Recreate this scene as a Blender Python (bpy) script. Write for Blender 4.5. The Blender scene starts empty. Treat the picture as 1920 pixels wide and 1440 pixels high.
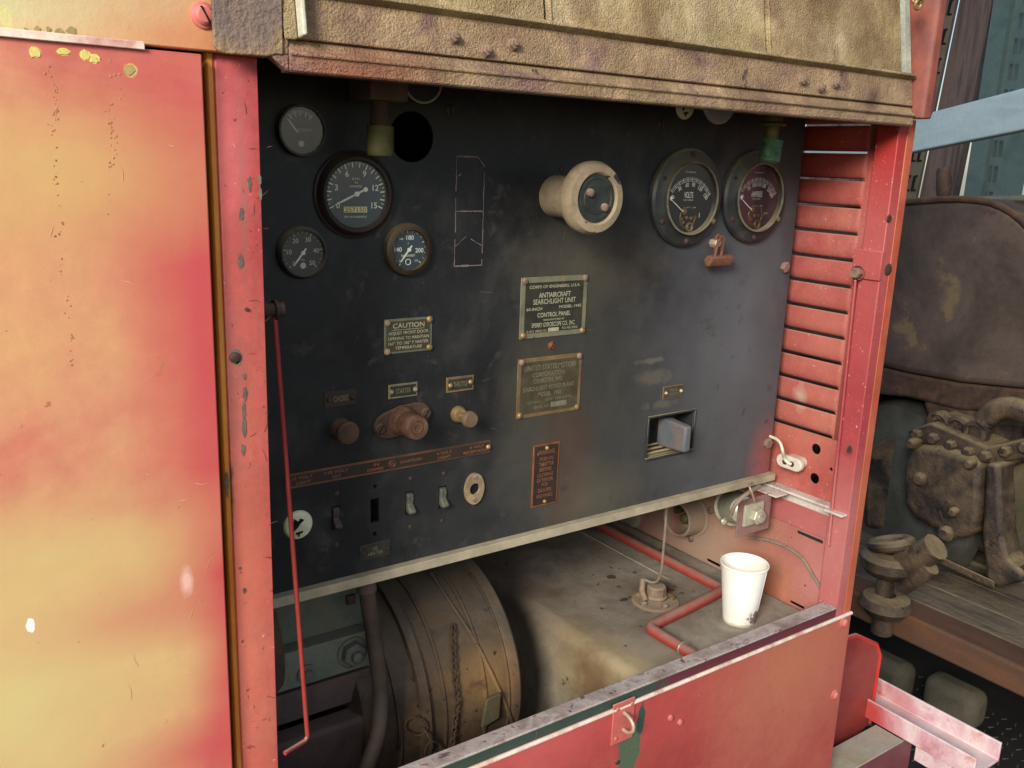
import bpy, bmesh, math, random
from mathutils import Vector, Matrix
random.seed(7)
sc = bpy.context.scene
S = 0.8          # metres per plan unit (the plan is laid out from the camera's station)
EYE = 1.5        # camera height above the ground
# ---------------------------------------------------------------- camera
YAW, PITCH, ROLL, FPX = 0.619818514, 0.240137700, 0.0359212756, 1709.88
cy, sy, cp, sp = math.cos(YAW), math.sin(YAW), math.cos(PITCH), math.sin(PITCH)
FW = Vector((sy*cp, cy*cp, -sp)); RT = Vector((cy, -sy, 0)); UP = RT.cross(FW)
cr, sr = math.cos(ROLL), math.sin(ROLL)
CR = cr*RT + sr*UP; CU = -sr*RT + cr*UP
cam = bpy.data.cameras.new('camera'); camo = bpy.data.objects.new('camera', cam)
sc.collection.objects.link(camo); sc.camera = camo
cam.sensor_width = 36; cam.lens = 36*FPX/1920; cam.clip_start = 0.02; cam.clip_end = 500
camo.matrix_world = Matrix(((CR.x, CU.x, -FW.x, 0), (CR.y, CU.y, -FW.y, 0), (CR.z, CU.z, -FW.z, EYE), (0, 0, 0, 1)))
# ---------------------------------------------------------------- light
world = bpy.data.worlds.new("World"); sc.world = world; world.use_nodes = True
wn = world.node_tree; bg = wn.nodes['Background']
sky = wn.nodes.new('ShaderNodeTexSky'); sky.sky_type = 'NISHITA'; sky.sun_disc = False
sky.sun_elevation = math.radians(42); sky.sun_rotation = math.radians(205)
wn.links.new(sky.outputs[0], bg.inputs[0]); bg.inputs[1].default_value = 0.085
def area(name, loc, target, size, sizey, power, col):
    l = bpy.data.lights.new(name, 'AREA'); l.shape = 'RECTANGLE'; l.size = size; l.size_y = sizey; l.energy = power; l.color = col
    o = bpy.data.objects.new(name, l); sc.collection.objects.link(o); o.location = loc
    o.rotation_euler = (Vector(target)-Vector(loc)).to_track_quat('-Z', 'Y').to_euler(); return o
area('daylight_key', (-4.7, -2.6, 4.0), (0.95, 0.9, 0.9), 2.0, 1.8, 440, (1.0, 0.96, 0.90))  # added area lamp for the daylight from the left; its opening is unseen
sc.view_settings.view_transform = 'Standard'; sc.view_settings.look = 'None'
sc.view_settings.exposure = 0.7; sc.view_settings.gamma = 1.0; sc.view_settings.use_curve_mapping = False
sc.cycles.use_denoising = True
sc.cycles.max_bounces = 8; sc.cycles.transparent_max_bounces = 12
sc.cycles.sample_clamp_indirect = 6
# ---------------------------------------------------------------- plan helpers
def W(p): return Vector((p[0]*S, p[1]*S, p[2]*S+EYE))
def ray(px, py): return FW + (px-960)/FPX*CR - (py-720)/FPX*CU
def U(px, py, ax, v):                       # point of the plan seen at a place of the photo, on a plane of the plan
    d = ray(px, py); return d*(v/d['xyz'.index(ax)])
def PY(px, py, v): p = U(px, py, 'y', v); return p.x, p.z
class MB:
    def __init__(s): s.b = bmesh.new()
    def quad(s, pts):
        return s.b.faces.new([s.b.verts.new(W(p)) for p in pts])
    def box(s, x0, x1, y0, y1, z0, z1):
        v = [s.b.verts.new(W((x, y, z))) for x in (x0, x1) for y in (y0, y1) for z in (z0, z1)]
        for f in ((0, 1, 3, 2), (4, 6, 7, 5), (0, 4, 5, 1), (2, 3, 7, 6), (0, 2, 6, 4), (1, 5, 7, 3)):
            s.b.faces.new([v[i] for i in f])
        return s
    def hexa(s, bot, top):                  # 4 + 4 points
        a = [s.b.verts.new(W(p)) for p in bot]; c = [s.b.verts.new(W(p)) for p in top]
        s.b.faces.new(a[::-1]); s.b.faces.new(c)
        for i in range(4): s.b.faces.new([a[i], a[(i+1) % 4], c[(i+1) % 4], c[i]])
        return s
    def prism(s, pts, axis, a, b, cap=True):  # closed polygon of 2D points extruded along an axis
        def mk(p, t):
            if axis == 'x': return (t, p[0], p[1])
            if axis == 'y': return (p[0], t, p[1])
            return (p[0], p[1], t)
        v0 = [s.b.verts.new(W(mk(p, a))) for p in pts]; v1 = [s.b.verts.new(W(mk(p, b))) for p in pts]
        n = len(pts)
        for i in range(n): s.b.faces.new([v0[i], v0[(i+1) % n], v1[(i+1) % n], v1[i]])
        if cap: s.b.faces.new(v0[::-1]); s.b.faces.new(v1)
        return s
    def frame(s, d):
        d = Vector(d).normalized(); h = Vector((0, 0, 1)) if abs(d.z) < .9 else Vector((1, 0, 0))
        u = d.cross(h).normalized(); return d, u, d.cross(u)
    def lathe(s, prof, c, d, seg=48, ang0=0, arc=None):  # prof: (radius, height along d)
        d, u, w = s.frame(d); c = Vector(c); rings = []
        for r, h in prof:
            if r < 1e-6: rings.append([s.b.verts.new(W(c+d*h))])
            else: rings.append([s.b.verts.new(W(c+d*h+(u*math.cos(ang0+2*math.pi*k/seg)+w*math.sin(ang0+2*math.pi*k/seg))*r)) for k in range(seg)])
        for a, b in zip(rings, rings[1:]):
            for k in range(seg):
                k2 = (k+1) % seg
                if len(a) == 1 and len(b) == 1: continue
                if len(a) == 1: s.b.faces.new([a[0], b[k], b[k2]])
                elif len(b) == 1: s.b.faces.new([a[k2], a[k], b[0]])
                else: s.b.faces.new([a[k2], a[k], b[k], b[k2]])
        return s
    def cyl(s, c, d, r, h, seg=32, r2=None, ang0=0):
        return s.lathe([(0, 0), (r, 0), (r if r2 is None else r2, h), (0, h)], c, d, seg, ang0)
    def tube(s, pts, r, seg=12, smooth=0):
        pts = [Vector(p) for p in pts]
        for _ in range(smooth):
            q = [pts[0]]
            for a, b in zip(pts, pts[1:]): q += [a*.75+b*.25, a*.25+b*.75]
            pts = q+[pts[-1]]
        t = (pts[1]-pts[0]).normalized(); _, u, w = s.frame(t); rings = []
        for i, p in enumerate(pts):
            t2 = (pts[min(i+1, len(pts)-1)]-pts[max(i-1, 0)]).normalized()
            u = (u-t2*u.dot(t2)).normalized(); w = t2.cross(u)
            rr = r(i/(len(pts)-1)) if callable(r) else r
            rings.append([s.b.verts.new(W(p+(u*math.cos(2*math.pi*k/seg)+w*math.sin(2*math.pi*k/seg))*rr)) for k in range(seg)])
        for a, b in zip(rings, rings[1:]):
            for k in range(seg): s.b.faces.new([a[k], a[(k+1) % seg], b[(k+1) % seg], b[k]])
        s.b.faces.new(rings[0][::-1]); s.b.faces.new(rings[-1]); return s
    def torus(s, c, d, R, r, seg=24, seg2=8, stretch=1, su=None):
        d, u, w = s.frame(d); c = Vector(c)
        if su is not None: u = (Vector(su)-d*Vector(su).dot(d)).normalized(); w = d.cross(u)
        rings = []
        for i in range(seg):
            a = 2*math.pi*i/seg; o = u*math.cos(a)*stretch+w*math.sin(a)
            n = (u*math.cos(a)+w*math.sin(a))
            rings.append([s.b.verts.new(W(c+o*R+n*r*math.cos(2*math.pi*k/seg2)+d*r*math.sin(2*math.pi*k/seg2))) for k in range(seg2)])
        for i in range(seg):
            a, b = rings[i], rings[(i+1) % seg]
            for k in range(seg2): s.b.faces.new([a[k], b[k], b[(k+1) % seg2], a[(k+1) % seg2]])
        return s
    def text(s, txt, x, z, y, h, wid=None, ang=0, align='CENTER', bold=0):   # lettering on a face that looks to -Y
        cu = bpy.data.curves.new('t', 'FONT'); cu.body = txt; cu.size = 1; cu.align_x = 'CENTER'; cu.align_y = 'CENTER'
        cu.resolution_u = 3; cu.offset = bold
        o = bpy.data.objects.new('t', cu); sc.collection.objects.link(o); bpy.context.view_layer.update()
        me = bpy.data.meshes.new_from_object(o.evaluated_get(bpy.context.evaluated_depsgraph_get()))
        bpy.data.objects.remove(o)
        xs = [v.co.x for v in me.vertices] or [0]; ys = [v.co.y for v in me.vertices] or [0]
        k = h/.73; kx = k if wid is None else wid/max(1e-6, max(xs)-min(xs))
        mx = (max(xs)+min(xs))/2; my = (max(ys)+min(ys))/2
        ca, sa = math.cos(ang), math.sin(ang)
        for v in me.vertices:
            a, b = (v.co.x-mx)*kx, (v.co.y-my)*k
            v.co = W((x+a*ca-b*sa, y, z+a*sa+b*ca))
        s.b.from_mesh(me); bpy.data.meshes.remove(me); return s
    def build(s, name, mat, parent=None, root=None, bevel=0, smooth=True, seg=2, subsurf=0, label=None, disp=None):
        bmesh.ops.recalc_face_normals(s.b, faces=s.b.faces) if not getattr(s, 'keep', False) else None
        top = parent
        while top is not None and top.parent is not None: top = top.parent
        org = W(root) if root is not None else (top.location if top is not None else Vector((0, 0, 0)))
        if root is None and top is None:
            org = sum((v.co for v in s.b.verts), Vector())/len(s.b.verts); org.z = min(v.co.z for v in s.b.verts)
        for v in s.b.verts: v.co -= org
        me = bpy.data.meshes.new(name); s.b.to_mesh(me); s.b.free()
        if smooth: me.shade_smooth(); me.set_sharp_from_angle(angle=math.radians(35))
        me.materials.append(mat)
        o = bpy.data.objects.new(name, me); sc.collection.objects.link(o)
        if parent is not None: o.parent = parent
        else: o.location = org
        if bevel:
            m = o.modifiers.new('bevel', 'BEVEL'); m.width = bevel; m.segments = seg; m.limit_method = 'ANGLE'; m.angle_limit = math.radians(40)
        if label: o['label'] = label
        return o
def plate(outer, holes, axis, a, thick, name, mat, parent=None, bevel=0, label=None, keep=None):
    """flat sheet with real openings; 2D points (first, second plan coordinate of the plane)"""
    cu = bpy.data.curves.new('p', 'CURVE'); cu.dimensions = '2D'; cu.fill_mode = 'BOTH'; cu.extrude = 0.5
    for loop in [outer]+holes:
        sp_ = cu.splines.new('POLY'); sp_.points.add(len(loop)-1)
        for i, (p, q) in enumerate(loop): sp_.points[i].co = (p, q, 0, 1)
        sp_.use_cyclic_u = True
    o = bpy.data.objects.new('p', cu); sc.collection.objects.link(o); bpy.context.view_layer.update()
    me = bpy.data.meshes.new_from_object(o.evaluated_get(bpy.context.evaluated_depsgraph_get())); bpy.data.objects.remove(o)
    for v in me.vertices:
        t = a+(v.co.z+.5)*thick; p, q = v.co.x, v.co.y
        v.co = W({'x': (t, p, q), 'y': (p, t, q), 'z': (p, q, t)}[axis])
    m = MB(); m.b.from_mesh(me); bpy.data.meshes.remove(me)
    bmesh.ops.remove_doubles(m.b, verts=m.b.verts, dist=1e-6)
    return m.build(name, mat, parent, bevel=bevel, label=label)
def circ(x, z, r, n=32, sx=1): return [(x+r*sx*math.cos(2*math.pi*k/n), z+r*math.sin(2*math.pi*k/n)) for k in range(n)]
def thing(name, label, cat, loc, group=None):
    o = bpy.data.objects.new(name, None); sc.collection.objects.link(o); o.location = W(loc); o.empty_display_size = .05
    o['label'] = label; o['category'] = cat
    if group: o['group'] = group
    return o
def tag(o, label, cat, group=None):
    o['label'] = label; o['category'] = cat
    if group: o['group'] = group
    return o
def struct(o): o['kind'] = 'structure'; return o
# ---------------------------------------------------------------- materials
def lin(c):
    if isinstance(c, str): c = [int(c[i:i+2], 16)/255 for i in (0, 2, 4)]
    return tuple((x/12.92 if x <= .04045 else ((x+.055)/1.055)**2.4) for x in c)+(1,)
def mat(name, cols, scale=6, rough=.6, metal=0, bump=.2, bscale=120, grain=.12, gscale=160, dust=None, chips=None, spots=(),
        stretch=(1, 1, 1), detail=6, spec=.4, rvar=.15, streaks=None, bdist=.001, coarse=0, coat=0, mid=.07, bvar=0):
    m = bpy.data.materials.new(name); m.use_nodes = True; t = m.node_tree; N, L = t.nodes.new, t.links.new
    bs = t.nodes['Principled BSDF']; pos = N('ShaderNodeNewGeometry')
    def math_(op, a, b=None, c=None, clamp=False):
        n = N('ShaderNodeMath'); n.operation = op; n.use_clamp = clamp
        for i, v in enumerate((a, b, c)):
            if v is None: continue
            if hasattr(v, 'is_linked'): L(v, n.inputs[i])
            else: n.inputs[i].default_value = v
        return n.outputs[0]
    def noise(sc_, det=5, ro=.6, st=stretch, dist=0):
        mp = N('ShaderNodeMapping'); mp.inputs['Scale'].default_value = st; L(pos.outputs['Position'], mp.inputs[0])
        n = N('ShaderNodeTexNoise'); n.inputs['Scale'].default_value = sc_; n.inputs['Detail'].default_value = det
        n.inputs['Roughness'].default_value = ro; n.inputs['Distortion'].default_value = dist
        L(mp.outputs[0], n.inputs['Vector']); return n.outputs['Fac']
    def mix(f, a, b, mode='MIX'):
        n = N('ShaderNodeMix'); n.data_type = 'RGBA'; n.blend_type = mode
        if hasattr(f, 'is_linked'): L(f, n.inputs[0])
        else: n.inputs[0].default_value = f
        for s_, v in ((6, a), (7, b)):
            if hasattr(v, 'is_linked'): L(v, n.inputs[s_])
            else: n.inputs[s_].default_value = v
        return n.outputs[2]
    n1 = noise(scale, detail, .62, dist=.4)
    rp = N('ShaderNodeValToRGB'); L(n1, rp.inputs[0]); el = rp.color_ramp.elements
    k = len(cols)
    for i, c in enumerate(cols):
        p = .33+.34*i/max(1, k-1)
        e = el[i] if i < 2 else el.new(p)
        e.position = p; e.color = lin(c)
    if k == 1: el[1].color = lin(cols[0]); el[1].position = 1
    col = rp.outputs[0]
    g = noise(gscale, 3, .7, (1, 1, 1))
    gg = math_('MULTIPLY_ADD', g, grain*4, 1-grain*2)
    cb = N('ShaderNodeCombineColor'); [L(gg, cb.inputs[i]) for i in range(3)]
    col = mix(1, col, cb.outputs[0], 'MULTIPLY')
    if mid:
        g2 = noise(48, 6, .72, (1, 1, 1)); gm = math_('MULTIPLY_ADD', g2, mid*5, 1-mid*2.5)
        cb2 = N('ShaderNodeCombineColor'); [L(gm, cb2.inputs[i]) for i in range(3)]
        col = mix(1, col, cb2.outputs[0], 'MULTIPLY')
    if streaks:
        c_, amt, st, ssc = streaks
        sn = noise(ssc, 5, .6, st)
        f = N('ShaderNodeMapRange'); L(sn, f.inputs[0]); f.inputs[1].default_value = .5; f.inputs[2].default_value = .7; f.inputs[4].default_value = amt
        col = mix(f.outputs[0], col, lin(c_))
    hgt = noise(bscale, 6, .7, (1, 1, 1))
    if coarse:
        hgt = math_('MULTIPLY_ADD', noise(coarse, 3, .5, (1, 1, 1)), 2.0, hgt)
    for (c_, cen, rad, soft, namp, nsc, amt) in spots:
        mp = N('ShaderNodeVectorMath'); mp.operation = 'SUBTRACT'; L(pos.outputs['Position'], mp.inputs[0]); mp.inputs[1].default_value = W(cen)
        dv = N('ShaderNodeVectorMath'); dv.operation = 'DIVIDE'; L(mp.outputs[0], dv.inputs[0]); dv.inputs[1].default_value = [r*S for r in rad]
        ln = N('ShaderNodeVectorMath'); ln.operation = 'LENGTH'; L(dv.outputs[0], ln.inputs[0])
        nn = noise(nsc, 5, .65, (1, 1, 1))
        d = math_('ADD', ln.outputs['Value'], math_('MULTIPLY_ADD', nn, namp*2, -namp))
        f = N('ShaderNodeMapRange'); L(d, f.inputs[0]); f.inputs[1].default_value = 1+soft; f.inputs[2].default_value = 1-soft; f.inputs[4].default_value = amt
        col = mix(f.outputs[0], col, lin(c_))
        if soft < .1: hgt = math_('MULTIPLY_ADD', f.outputs[0], -.6, hgt)
    if chips:
        for (c_, thr, csc, w) in (chips if isinstance(chips, list) else [chips]):
            cn = noise(csc, 6, .62, (1, 1, 1), .3)
            f = N('ShaderNodeMapRange'); L(cn, f.inputs[0]); f.inputs[1].default_value = thr; f.inputs[2].default_value = thr+w
            col = mix(f.outputs[0], col, lin(c_)); hgt = math_('MULTIPLY_ADD', f.outputs[0], -.5, hgt)
    ro = math_('MULTIPLY_ADD', n1, rvar*2, rough-rvar, clamp=True)
    if dust:
        c_, amt = dust[:2]; lo = dust[2] if len(dust) > 2 else .25
        sx = N('ShaderNodeSeparateXYZ'); L(pos.outputs['Normal'], sx.inputs[0])
        f = N('ShaderNodeMapRange'); L(sx.outputs[2], f.inputs[0]); f.inputs[1].default_value = lo; f.inputs[2].default_value = .9; f.inputs[4].default_value = amt
        dn = noise(22, 6, .65, (1, 1, 1)); f2 = N('ShaderNodeMapRange'); L(dn, f2.inputs[0]); f2.inputs[1].default_value = .3; f2.inputs[2].default_value = .55
        f2.inputs[3].default_value = .45
        ff = math_('MULTIPLY', f.outputs[0], f2.outputs[0])
        col = mix(ff, col, lin(c_)); ro = math_('MAXIMUM', ro, ff)
    L(col, bs.inputs['Base Color']); L(ro, bs.inputs['Roughness'])
    bs.inputs['Metallic'].default_value = metal; bs.inputs['Specular IOR Level'].default_value = spec
    if coat: bs.inputs['Coat Weight'].default_value = coat; bs.inputs['Coat Roughness'].default_value = .15
    bp = N('ShaderNodeBump'); bp.inputs['Strength'].default_value = min(1, bump*2); bp.inputs['Distance'].default_value = bdist*(1 if bump <= .5 else bump*2)
    if bvar:
        f = N('ShaderNodeMapRange'); L(noise(bvar, 4, .6, (1, 1, 1)), f.inputs[0]); f.inputs[1].default_value = .35; f.inputs[2].default_value = .62; f.inputs[3].default_value = .25
        hgt = math_('MULTIPLY', hgt, f.outputs[0])
    L(hgt, bp.inputs['Height']); L(bp.outputs[0], bs.inputs['Normal'])
    return m
def glassy(name, f=.07, tint=(1, 1, 1, 1)):
    m = bpy.data.materials.new(name); m.use_nodes = True; t = m.node_tree; t.nodes.remove(t.nodes['Principled BSDF'])
    tr = t.nodes.new('ShaderNodeBsdfTransparent'); tr.inputs[0].default_value = tint
    gl = t.nodes.new('ShaderNodeBsdfGlossy'); gl.inputs['Roughness'].default_value = .12
    mx = t.nodes.new('ShaderNodeMixShader'); mx.inputs[0].default_value = f
    t.links.new(tr.outputs[0], mx.inputs[1]); t.links.new(gl.outputs[0], mx.inputs[2]); t.links.new(mx.outputs[0], t.nodes['Material Output'].inputs[0])
    return m
TAN = 'b09a74'
M = {}
pd = lambda px, py, y=.985: tuple(U(px, py, 'y', y))
M['door'] = mat('faded_red_door_paint_and_reflections', ['b8544c', 'c4705c', 'ca8a66', 'cc9868', 'd0a672'], 2.2, .5, bump=.1, bscale=260, grain=.03, gscale=500, stretch=(1, 1, 1.7), bdist=.0006,  # yellow and orange mottle mixes faded paint with reflections put into the colour
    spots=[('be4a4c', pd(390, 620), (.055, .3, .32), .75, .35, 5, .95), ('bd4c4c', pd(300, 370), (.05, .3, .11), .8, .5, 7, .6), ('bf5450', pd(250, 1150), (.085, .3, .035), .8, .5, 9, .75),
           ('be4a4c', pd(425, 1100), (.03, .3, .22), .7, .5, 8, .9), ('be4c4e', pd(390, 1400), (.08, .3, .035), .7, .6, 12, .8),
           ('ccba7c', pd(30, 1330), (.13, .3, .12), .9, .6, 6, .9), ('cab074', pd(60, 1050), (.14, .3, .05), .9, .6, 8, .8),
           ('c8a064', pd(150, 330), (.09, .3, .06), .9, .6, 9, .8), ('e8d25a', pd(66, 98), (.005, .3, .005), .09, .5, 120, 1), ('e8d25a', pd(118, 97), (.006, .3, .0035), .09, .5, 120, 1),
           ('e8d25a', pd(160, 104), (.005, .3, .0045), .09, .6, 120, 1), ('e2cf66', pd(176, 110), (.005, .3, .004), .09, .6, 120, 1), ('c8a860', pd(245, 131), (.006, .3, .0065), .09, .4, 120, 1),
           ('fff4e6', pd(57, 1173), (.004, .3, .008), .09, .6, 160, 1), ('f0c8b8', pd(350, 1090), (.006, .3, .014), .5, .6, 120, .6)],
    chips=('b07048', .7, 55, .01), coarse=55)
M['fascia'] = mat('faded_orange_fascia_paint', ['b87454', 'c0865c', 'c69a66', 'c8a06a'], 2.6, .5, bump=.15, bscale=240, grain=.03, gscale=500, bdist=.0008, coarse=60,
    spots=[('ced09a', pd(90, 22), (.15, .3, .035), .9, .8, 12, .9), ('c87048', pd(330, 70), (.1, .3, .03), .9, .7, 8, .7), ('cfc484', pd(12, 30), (.005, .3, .012), .1, .6, 90, 1)], chips=('9a8a50', .69, 60, .01))
def redpaint(name, extra=(), base=('a93434', 'c24540', 'cf5a4c'), chips=('55483c', .73, 40, .008), **k):
    a = dict(scale=7, rough=.52, bump=.16, bscale=200, grain=.06, dust=('b59a88', .75, .5), chips=chips, spots=list(extra), bdist=.0008, coarse=70); a.update(k)
    return mat(name, list(base), **a)
pq = lambda px, py, y=1.0: tuple(U(px, py, 'y', y))
M['post'] = redpaint('red_post_paint', [
    ('c87a5c', pq(470, 1150), (.035, .3, .3), .8, .8, 12, .5), ('8a5a50', pq(455, 350), (.004, .3, .09), .7, .8, 40, .6), ('84524a', pq(440, 720), (.01, .3, .1), .8, .7, 30, .5), ('3a2c28', pq(425, 910), (.007, .3, .06), .3, .8, 60, .9),
    ('c86a6a', pq(430, 260), (.02, .3, .07), .8, .8, 40, .5), ('5c4a44', pq(452, 492), (.004, .3, .008), .3, .8, 80, .9)], base=('9e3a3a', 'aa4644', 'b2544c'), mid=.2, grain=.12, streaks=('7a3c34', .45, (5, 1, .7), 14), chips=[('5c463e', .69, 46, .008), ('cc8a80', .66, 120, .03), ('7c3430', .64, 90, .03)])
M['edge'] = mat('orange_lit_edge', ['d07428', 'e89c44'], 5, .5, bump=.05, grain=.03)  # orange stands for light caught on the post's rounded edge
pr = lambda px, py: tuple(U(px, py, 'x', 1.58))
M['wall'] = redpaint('red_side_wall_paint', [('a43a2e', pr(1560, 260), (.3, .3, .09), .8, .4, 9, .75), ('be7260', pr(1560, 640), (.3, .2, .09), .9, .8, 14, .5), ('be745e', pr(1500, 800), (.3, .1, .06), .9, .8, 14, .6),  # first spot puts the hood's shade into the colour of the wall top
    ('a89078', pr(1300, 1010), (.3, .22, .2), .8, .35, 14, .9), ('c47a52', pr(1430, 1100), (.3, .07, .06), .8, .7, 14, .7), ('c88880', pr(1540, 1080), (.3, .05, .08), .8, .7, 12, .7),
    ('d2c2ae', pr(1500, 745), (.3, .012, .02), .8, .9, 60, .5), ('8a4a30', pr(1440, 1150), (.3, .03, .05), .8, .6, 20, .5)],
    base=('a44a44', 'ae5850', 'b46a5c'), grain=.16, gscale=300, mid=.14, chips=[('6a2f22', .70, 90, .02), ('d0a892', .66, 210, .03), ('7c4a38', .68, 34, .05)])
M['rpost'] = redpaint('pink_red_post_paint', [('bc625a', pq(1640, 420), (.2, .2, .2), .9, .5, 10, .6), ('a82420', pq(1665, 270), (.2, .2, .08), .8, .3, 12, .8), ('c4847c', pq(1555, 1060), (.1, .2, .14), .9, .5, 14, .8)], base=('a03c3e', 'aa4a4c'), mid=.1, chips=[('d0a49c', .66, 200, .02), ('6a3834', .72, 60, .02)])
M['rface'] = redpaint('orange_faded_post_face', mid=.12, extra=[('b56a4a', pq(1600, 1000), (.2, .2, .25), .9, .5, 12, .6)], base=('a04434', 'b55a40', 'be6a48'))
M['front'] = redpaint('faded_red_front_panel', [
    
    ('bc7658', tuple(U(1500, 1250, 'y', .995)), (.16, .3, .16), .9, .6, 7, .75), ('b84644', tuple(U(1230, 1330, 'y', .995)), (.16, .3, .09), .8, .6, 9, .6),
    ('cc5a5c', tuple(U(1010, 1400, 'y', .995)), (.14, .3, .05), .8, .6, 9, .6), ('56644e', tuple(U(1182, 1402, 'y', .995)), (.026, .3, .055), .04, .5, 40, 1), ('404f46', tuple(U(1204, 1350, 'y', .995)), (.0085, .3, .03), .04, .8, 60, 1)],
    base=('a0443e', 'aa5048', 'b06250'), scale=3.2, mid=.09, chips=[('70403a', .72, 60, .01), ('8a3c38', .70, 16, .06), ('d09080', .7, 180, .02)], rough=.45)
gspot = lambda px: tuple(U(px, 1310+(1170-px)*.4, 'y', 1.003))
M['railf'] = redpaint('chipped_green_rail', [('5f2c34', (1.35, 1.0, -.876), (.29, .3, .05), .06, .25, 60, 1)], base=('35443a', '3c4a3f'), chips=('8c4448', .685, 70, .01))
M['railt'] = mat('dusty_rail_top', ['847468', '9c8c82', 'b4a69c', '8c7c74'], 22, .8, bump=.3, bscale=160, grain=.16, chips=[('66504c', .62, 40, .03), ('96605c', .64, 70, .03)])
M['bead'] = mat('worn_bead_and_highlight', ['d8b8a4', 'e8d4c0', 'c89484'], 20, .5, bump=.2)
M['iron'] = mat('dusty_angle_iron', ['b0a094', 'd0c2b4', 'd8cabc'], 26, .85, bump=.3, grain=.14, chips=('a05450', .64, 30, .03))
M['panel'] = mat('dusty_black_panel_with_sheen', ['161617', '1e1f20', '2a2a29'], 5, .48, bump=.15, bscale=300, grain=.2, gscale=300, spec=.35, bdist=.0005,
    streaks=('46443e', .35, (1.5, 1, 1), 16), mid=.14, chips=[('5a564c', .69, 260, .03), ('3e3c38', .6, 30, .12)],
    spots=[('9c3530', (1.53, 1.2, -.61), (.045, .2, .085), .5, .3, 10, .9), ('645a48', (1.0, 1.2, -.17), (.12, .2, .05), .9, 1.2, 22, .5), ('5a5142', (.90, 1.2, -.42), (.05, .2, .12), .9, 1.1, 22, .5),
           ('74674f', (1.185, 1.2, -.385), (.04, .2, .012), .4, 1.3, 60, .5), ('7a6d58', (1.17, 1.2, -.352), (.032, .2, .005), .4, 1.3, 70, .6), ('74664e', (1.20, 1.2, -.44), (.035, .2, .007), .4, 1.3, 60, .5),
           ('74767a', (1.42, 1.2, -.36), (.17, .2, .3), .9, .6, 9, .6), ('504f4a', (1.15, 1.2, -.5), (.3, .2, .18), .9, .7, 9, .45), ('6e6450', (1.03, 1.2, -.6), (.09, .2, .05), .9, .8, 16, .5), ('4a473c', (1.02, 1.2, -.33), (.1, .2, .2), .9, 1.0, 16, .4),  # large grey spot at the right puts the panel's sheen into the colour
           ('6f3f26', (.985, 1.2, -.505), (.04, .2, .09), .9, .7, 20, .25)])
M['lip'] = mat('tan_panel_lip', ['8f8468', 'a0947a', 'b0a284'], 18, .75, bump=.2, grain=.08, chips=('5a5040', .7, 80, .01))
M['stucco'] = mat('dust_caked_lid', ['96805e', 'b29c70', 'c0ab82', 'a98e6c'], 9, .9, bump=.8, mid=.12, bscale=900, grain=.34, gscale=700, coarse=430, bdist=.0026, bvar=14, spec=.15, chips=('8a6a50', .68, 16, .06),
    streaks=('a07858', .5, (1, 1, 1), 7))
M['rail'] = mat('dust_caked_hinge_rail', ['84695a', 'a4866a', 'b29672', '94746a'], 11, .9, bump=.8, mid=.12, bscale=900, grain=.34, gscale=650, coarse=420, bdist=.0024, bvar=18, spec=.15,
    spots=[('a45644', (.47, .98, .09), (.07, .2, .02), .9, .9, 30, .6)], chips=('6c5a50', .66, 22, .05))
M['rustplate'] = mat('brown_rust_plate', ['6c5c54', '7e6a5c', '947a58', '6c6060'], 12, .7, bump=.3, bscale=200, grain=.14, coarse=240, bdist=.002, stretch=(1.5, 1, .6))
M['greyflange'] = mat('grey_green_flange', ['8f9484', 'a3a593', 'b4b49c'], 20, .85, bump=.6, bscale=300, grain=.15, bdist=.0015)
M['roofpost'] = mat('brown_red_roof_post', ['5e3530', '7a4238', '96523f'], 10, .55, bump=.15, grain=.06)
M['rust'] = mat('brown_rust', ['33241c', '443024', '543c2c'], 30, .75, bump=.3, grain=.15, dust=('6f5a45', .5))
M['screw'] = mat('pinkish_rusty_bolt', ['6e5548', '846a58', '5e483c'], 60, .6, bump=.08, grain=.12, dust=('b8a088', .5))
M['darkscrew'] = mat('dark_rusty_screw', ['33241f', '4a342c', '3a2b26'], 60, .6, bump=.3, grain=.12)
M['redscrew'] = redpaint('red_painted_bolt', base=('b85a50', 'cc7468'), chips=('6b4a40', .68, 200, .02))
M['brassy'] = mat('dull_brass', ['7c6440', '9c8258', 'b09266'], 50, .5, metal=.5, bump=.2, grain=.12)
M['knobtan'] = mat('tan_dusty_wheel', ['7e6e56', '907e64', '9a886a'], 20, .85, bump=.3, grain=.14, mid=.12, chips=('2c2a28', .63, 24, .02))
M['knobgreen'] = mat('dark_green_knob_face', ['20241f', '2c302a', '363a32'], 40, .6, bump=.3, grain=.1)
M['bakelite'] = mat('black_bakelite', ['202122', '2c2d2c', '3a3a36'], 30, .5, bump=.15, grain=.14, mid=.16, dust=('928666', .85, .0), spec=.5)
M['rimtan'] = mat('worn_olive_rim', ['4c4a3c', '6c6852', '7e7860', '5a5446'], 30, .5, bump=.2, grain=.14)
M['brownbezel'] = mat('brown_gauge_bezel', ['1f1816', '2a1f1c', '2c2420'], 30, .5, bump=.15, grain=.1, dust=('6c5c44', .35))
M['tanbezel'] = mat('worn_brass_bezel', ['2c251c', '3a3024', '483c2a'], 30, .5, metal=.3, bump=.15, dust=('8c7650', .6))
M['dial'] = mat('blue_grey_dial', ['26363e', '2c404a'], 20, .4, bump=.03, grain=.04, spec=.5)
M['dialgrey'] = mat('hazed_grey_dial', ['262d2f', '2e3637', '343a38'], 16, .5, bump=.03, grain=.08)
M['dialblack'] = mat('black_meter_dial', ['16161a', '1d1c1e'], 20, .5, bump=.02, grain=.06)
M['dialred'] = mat('brown_red_meter_dial', ['262023', '30272a'], 20, .5, bump=.02, grain=.06)
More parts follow.
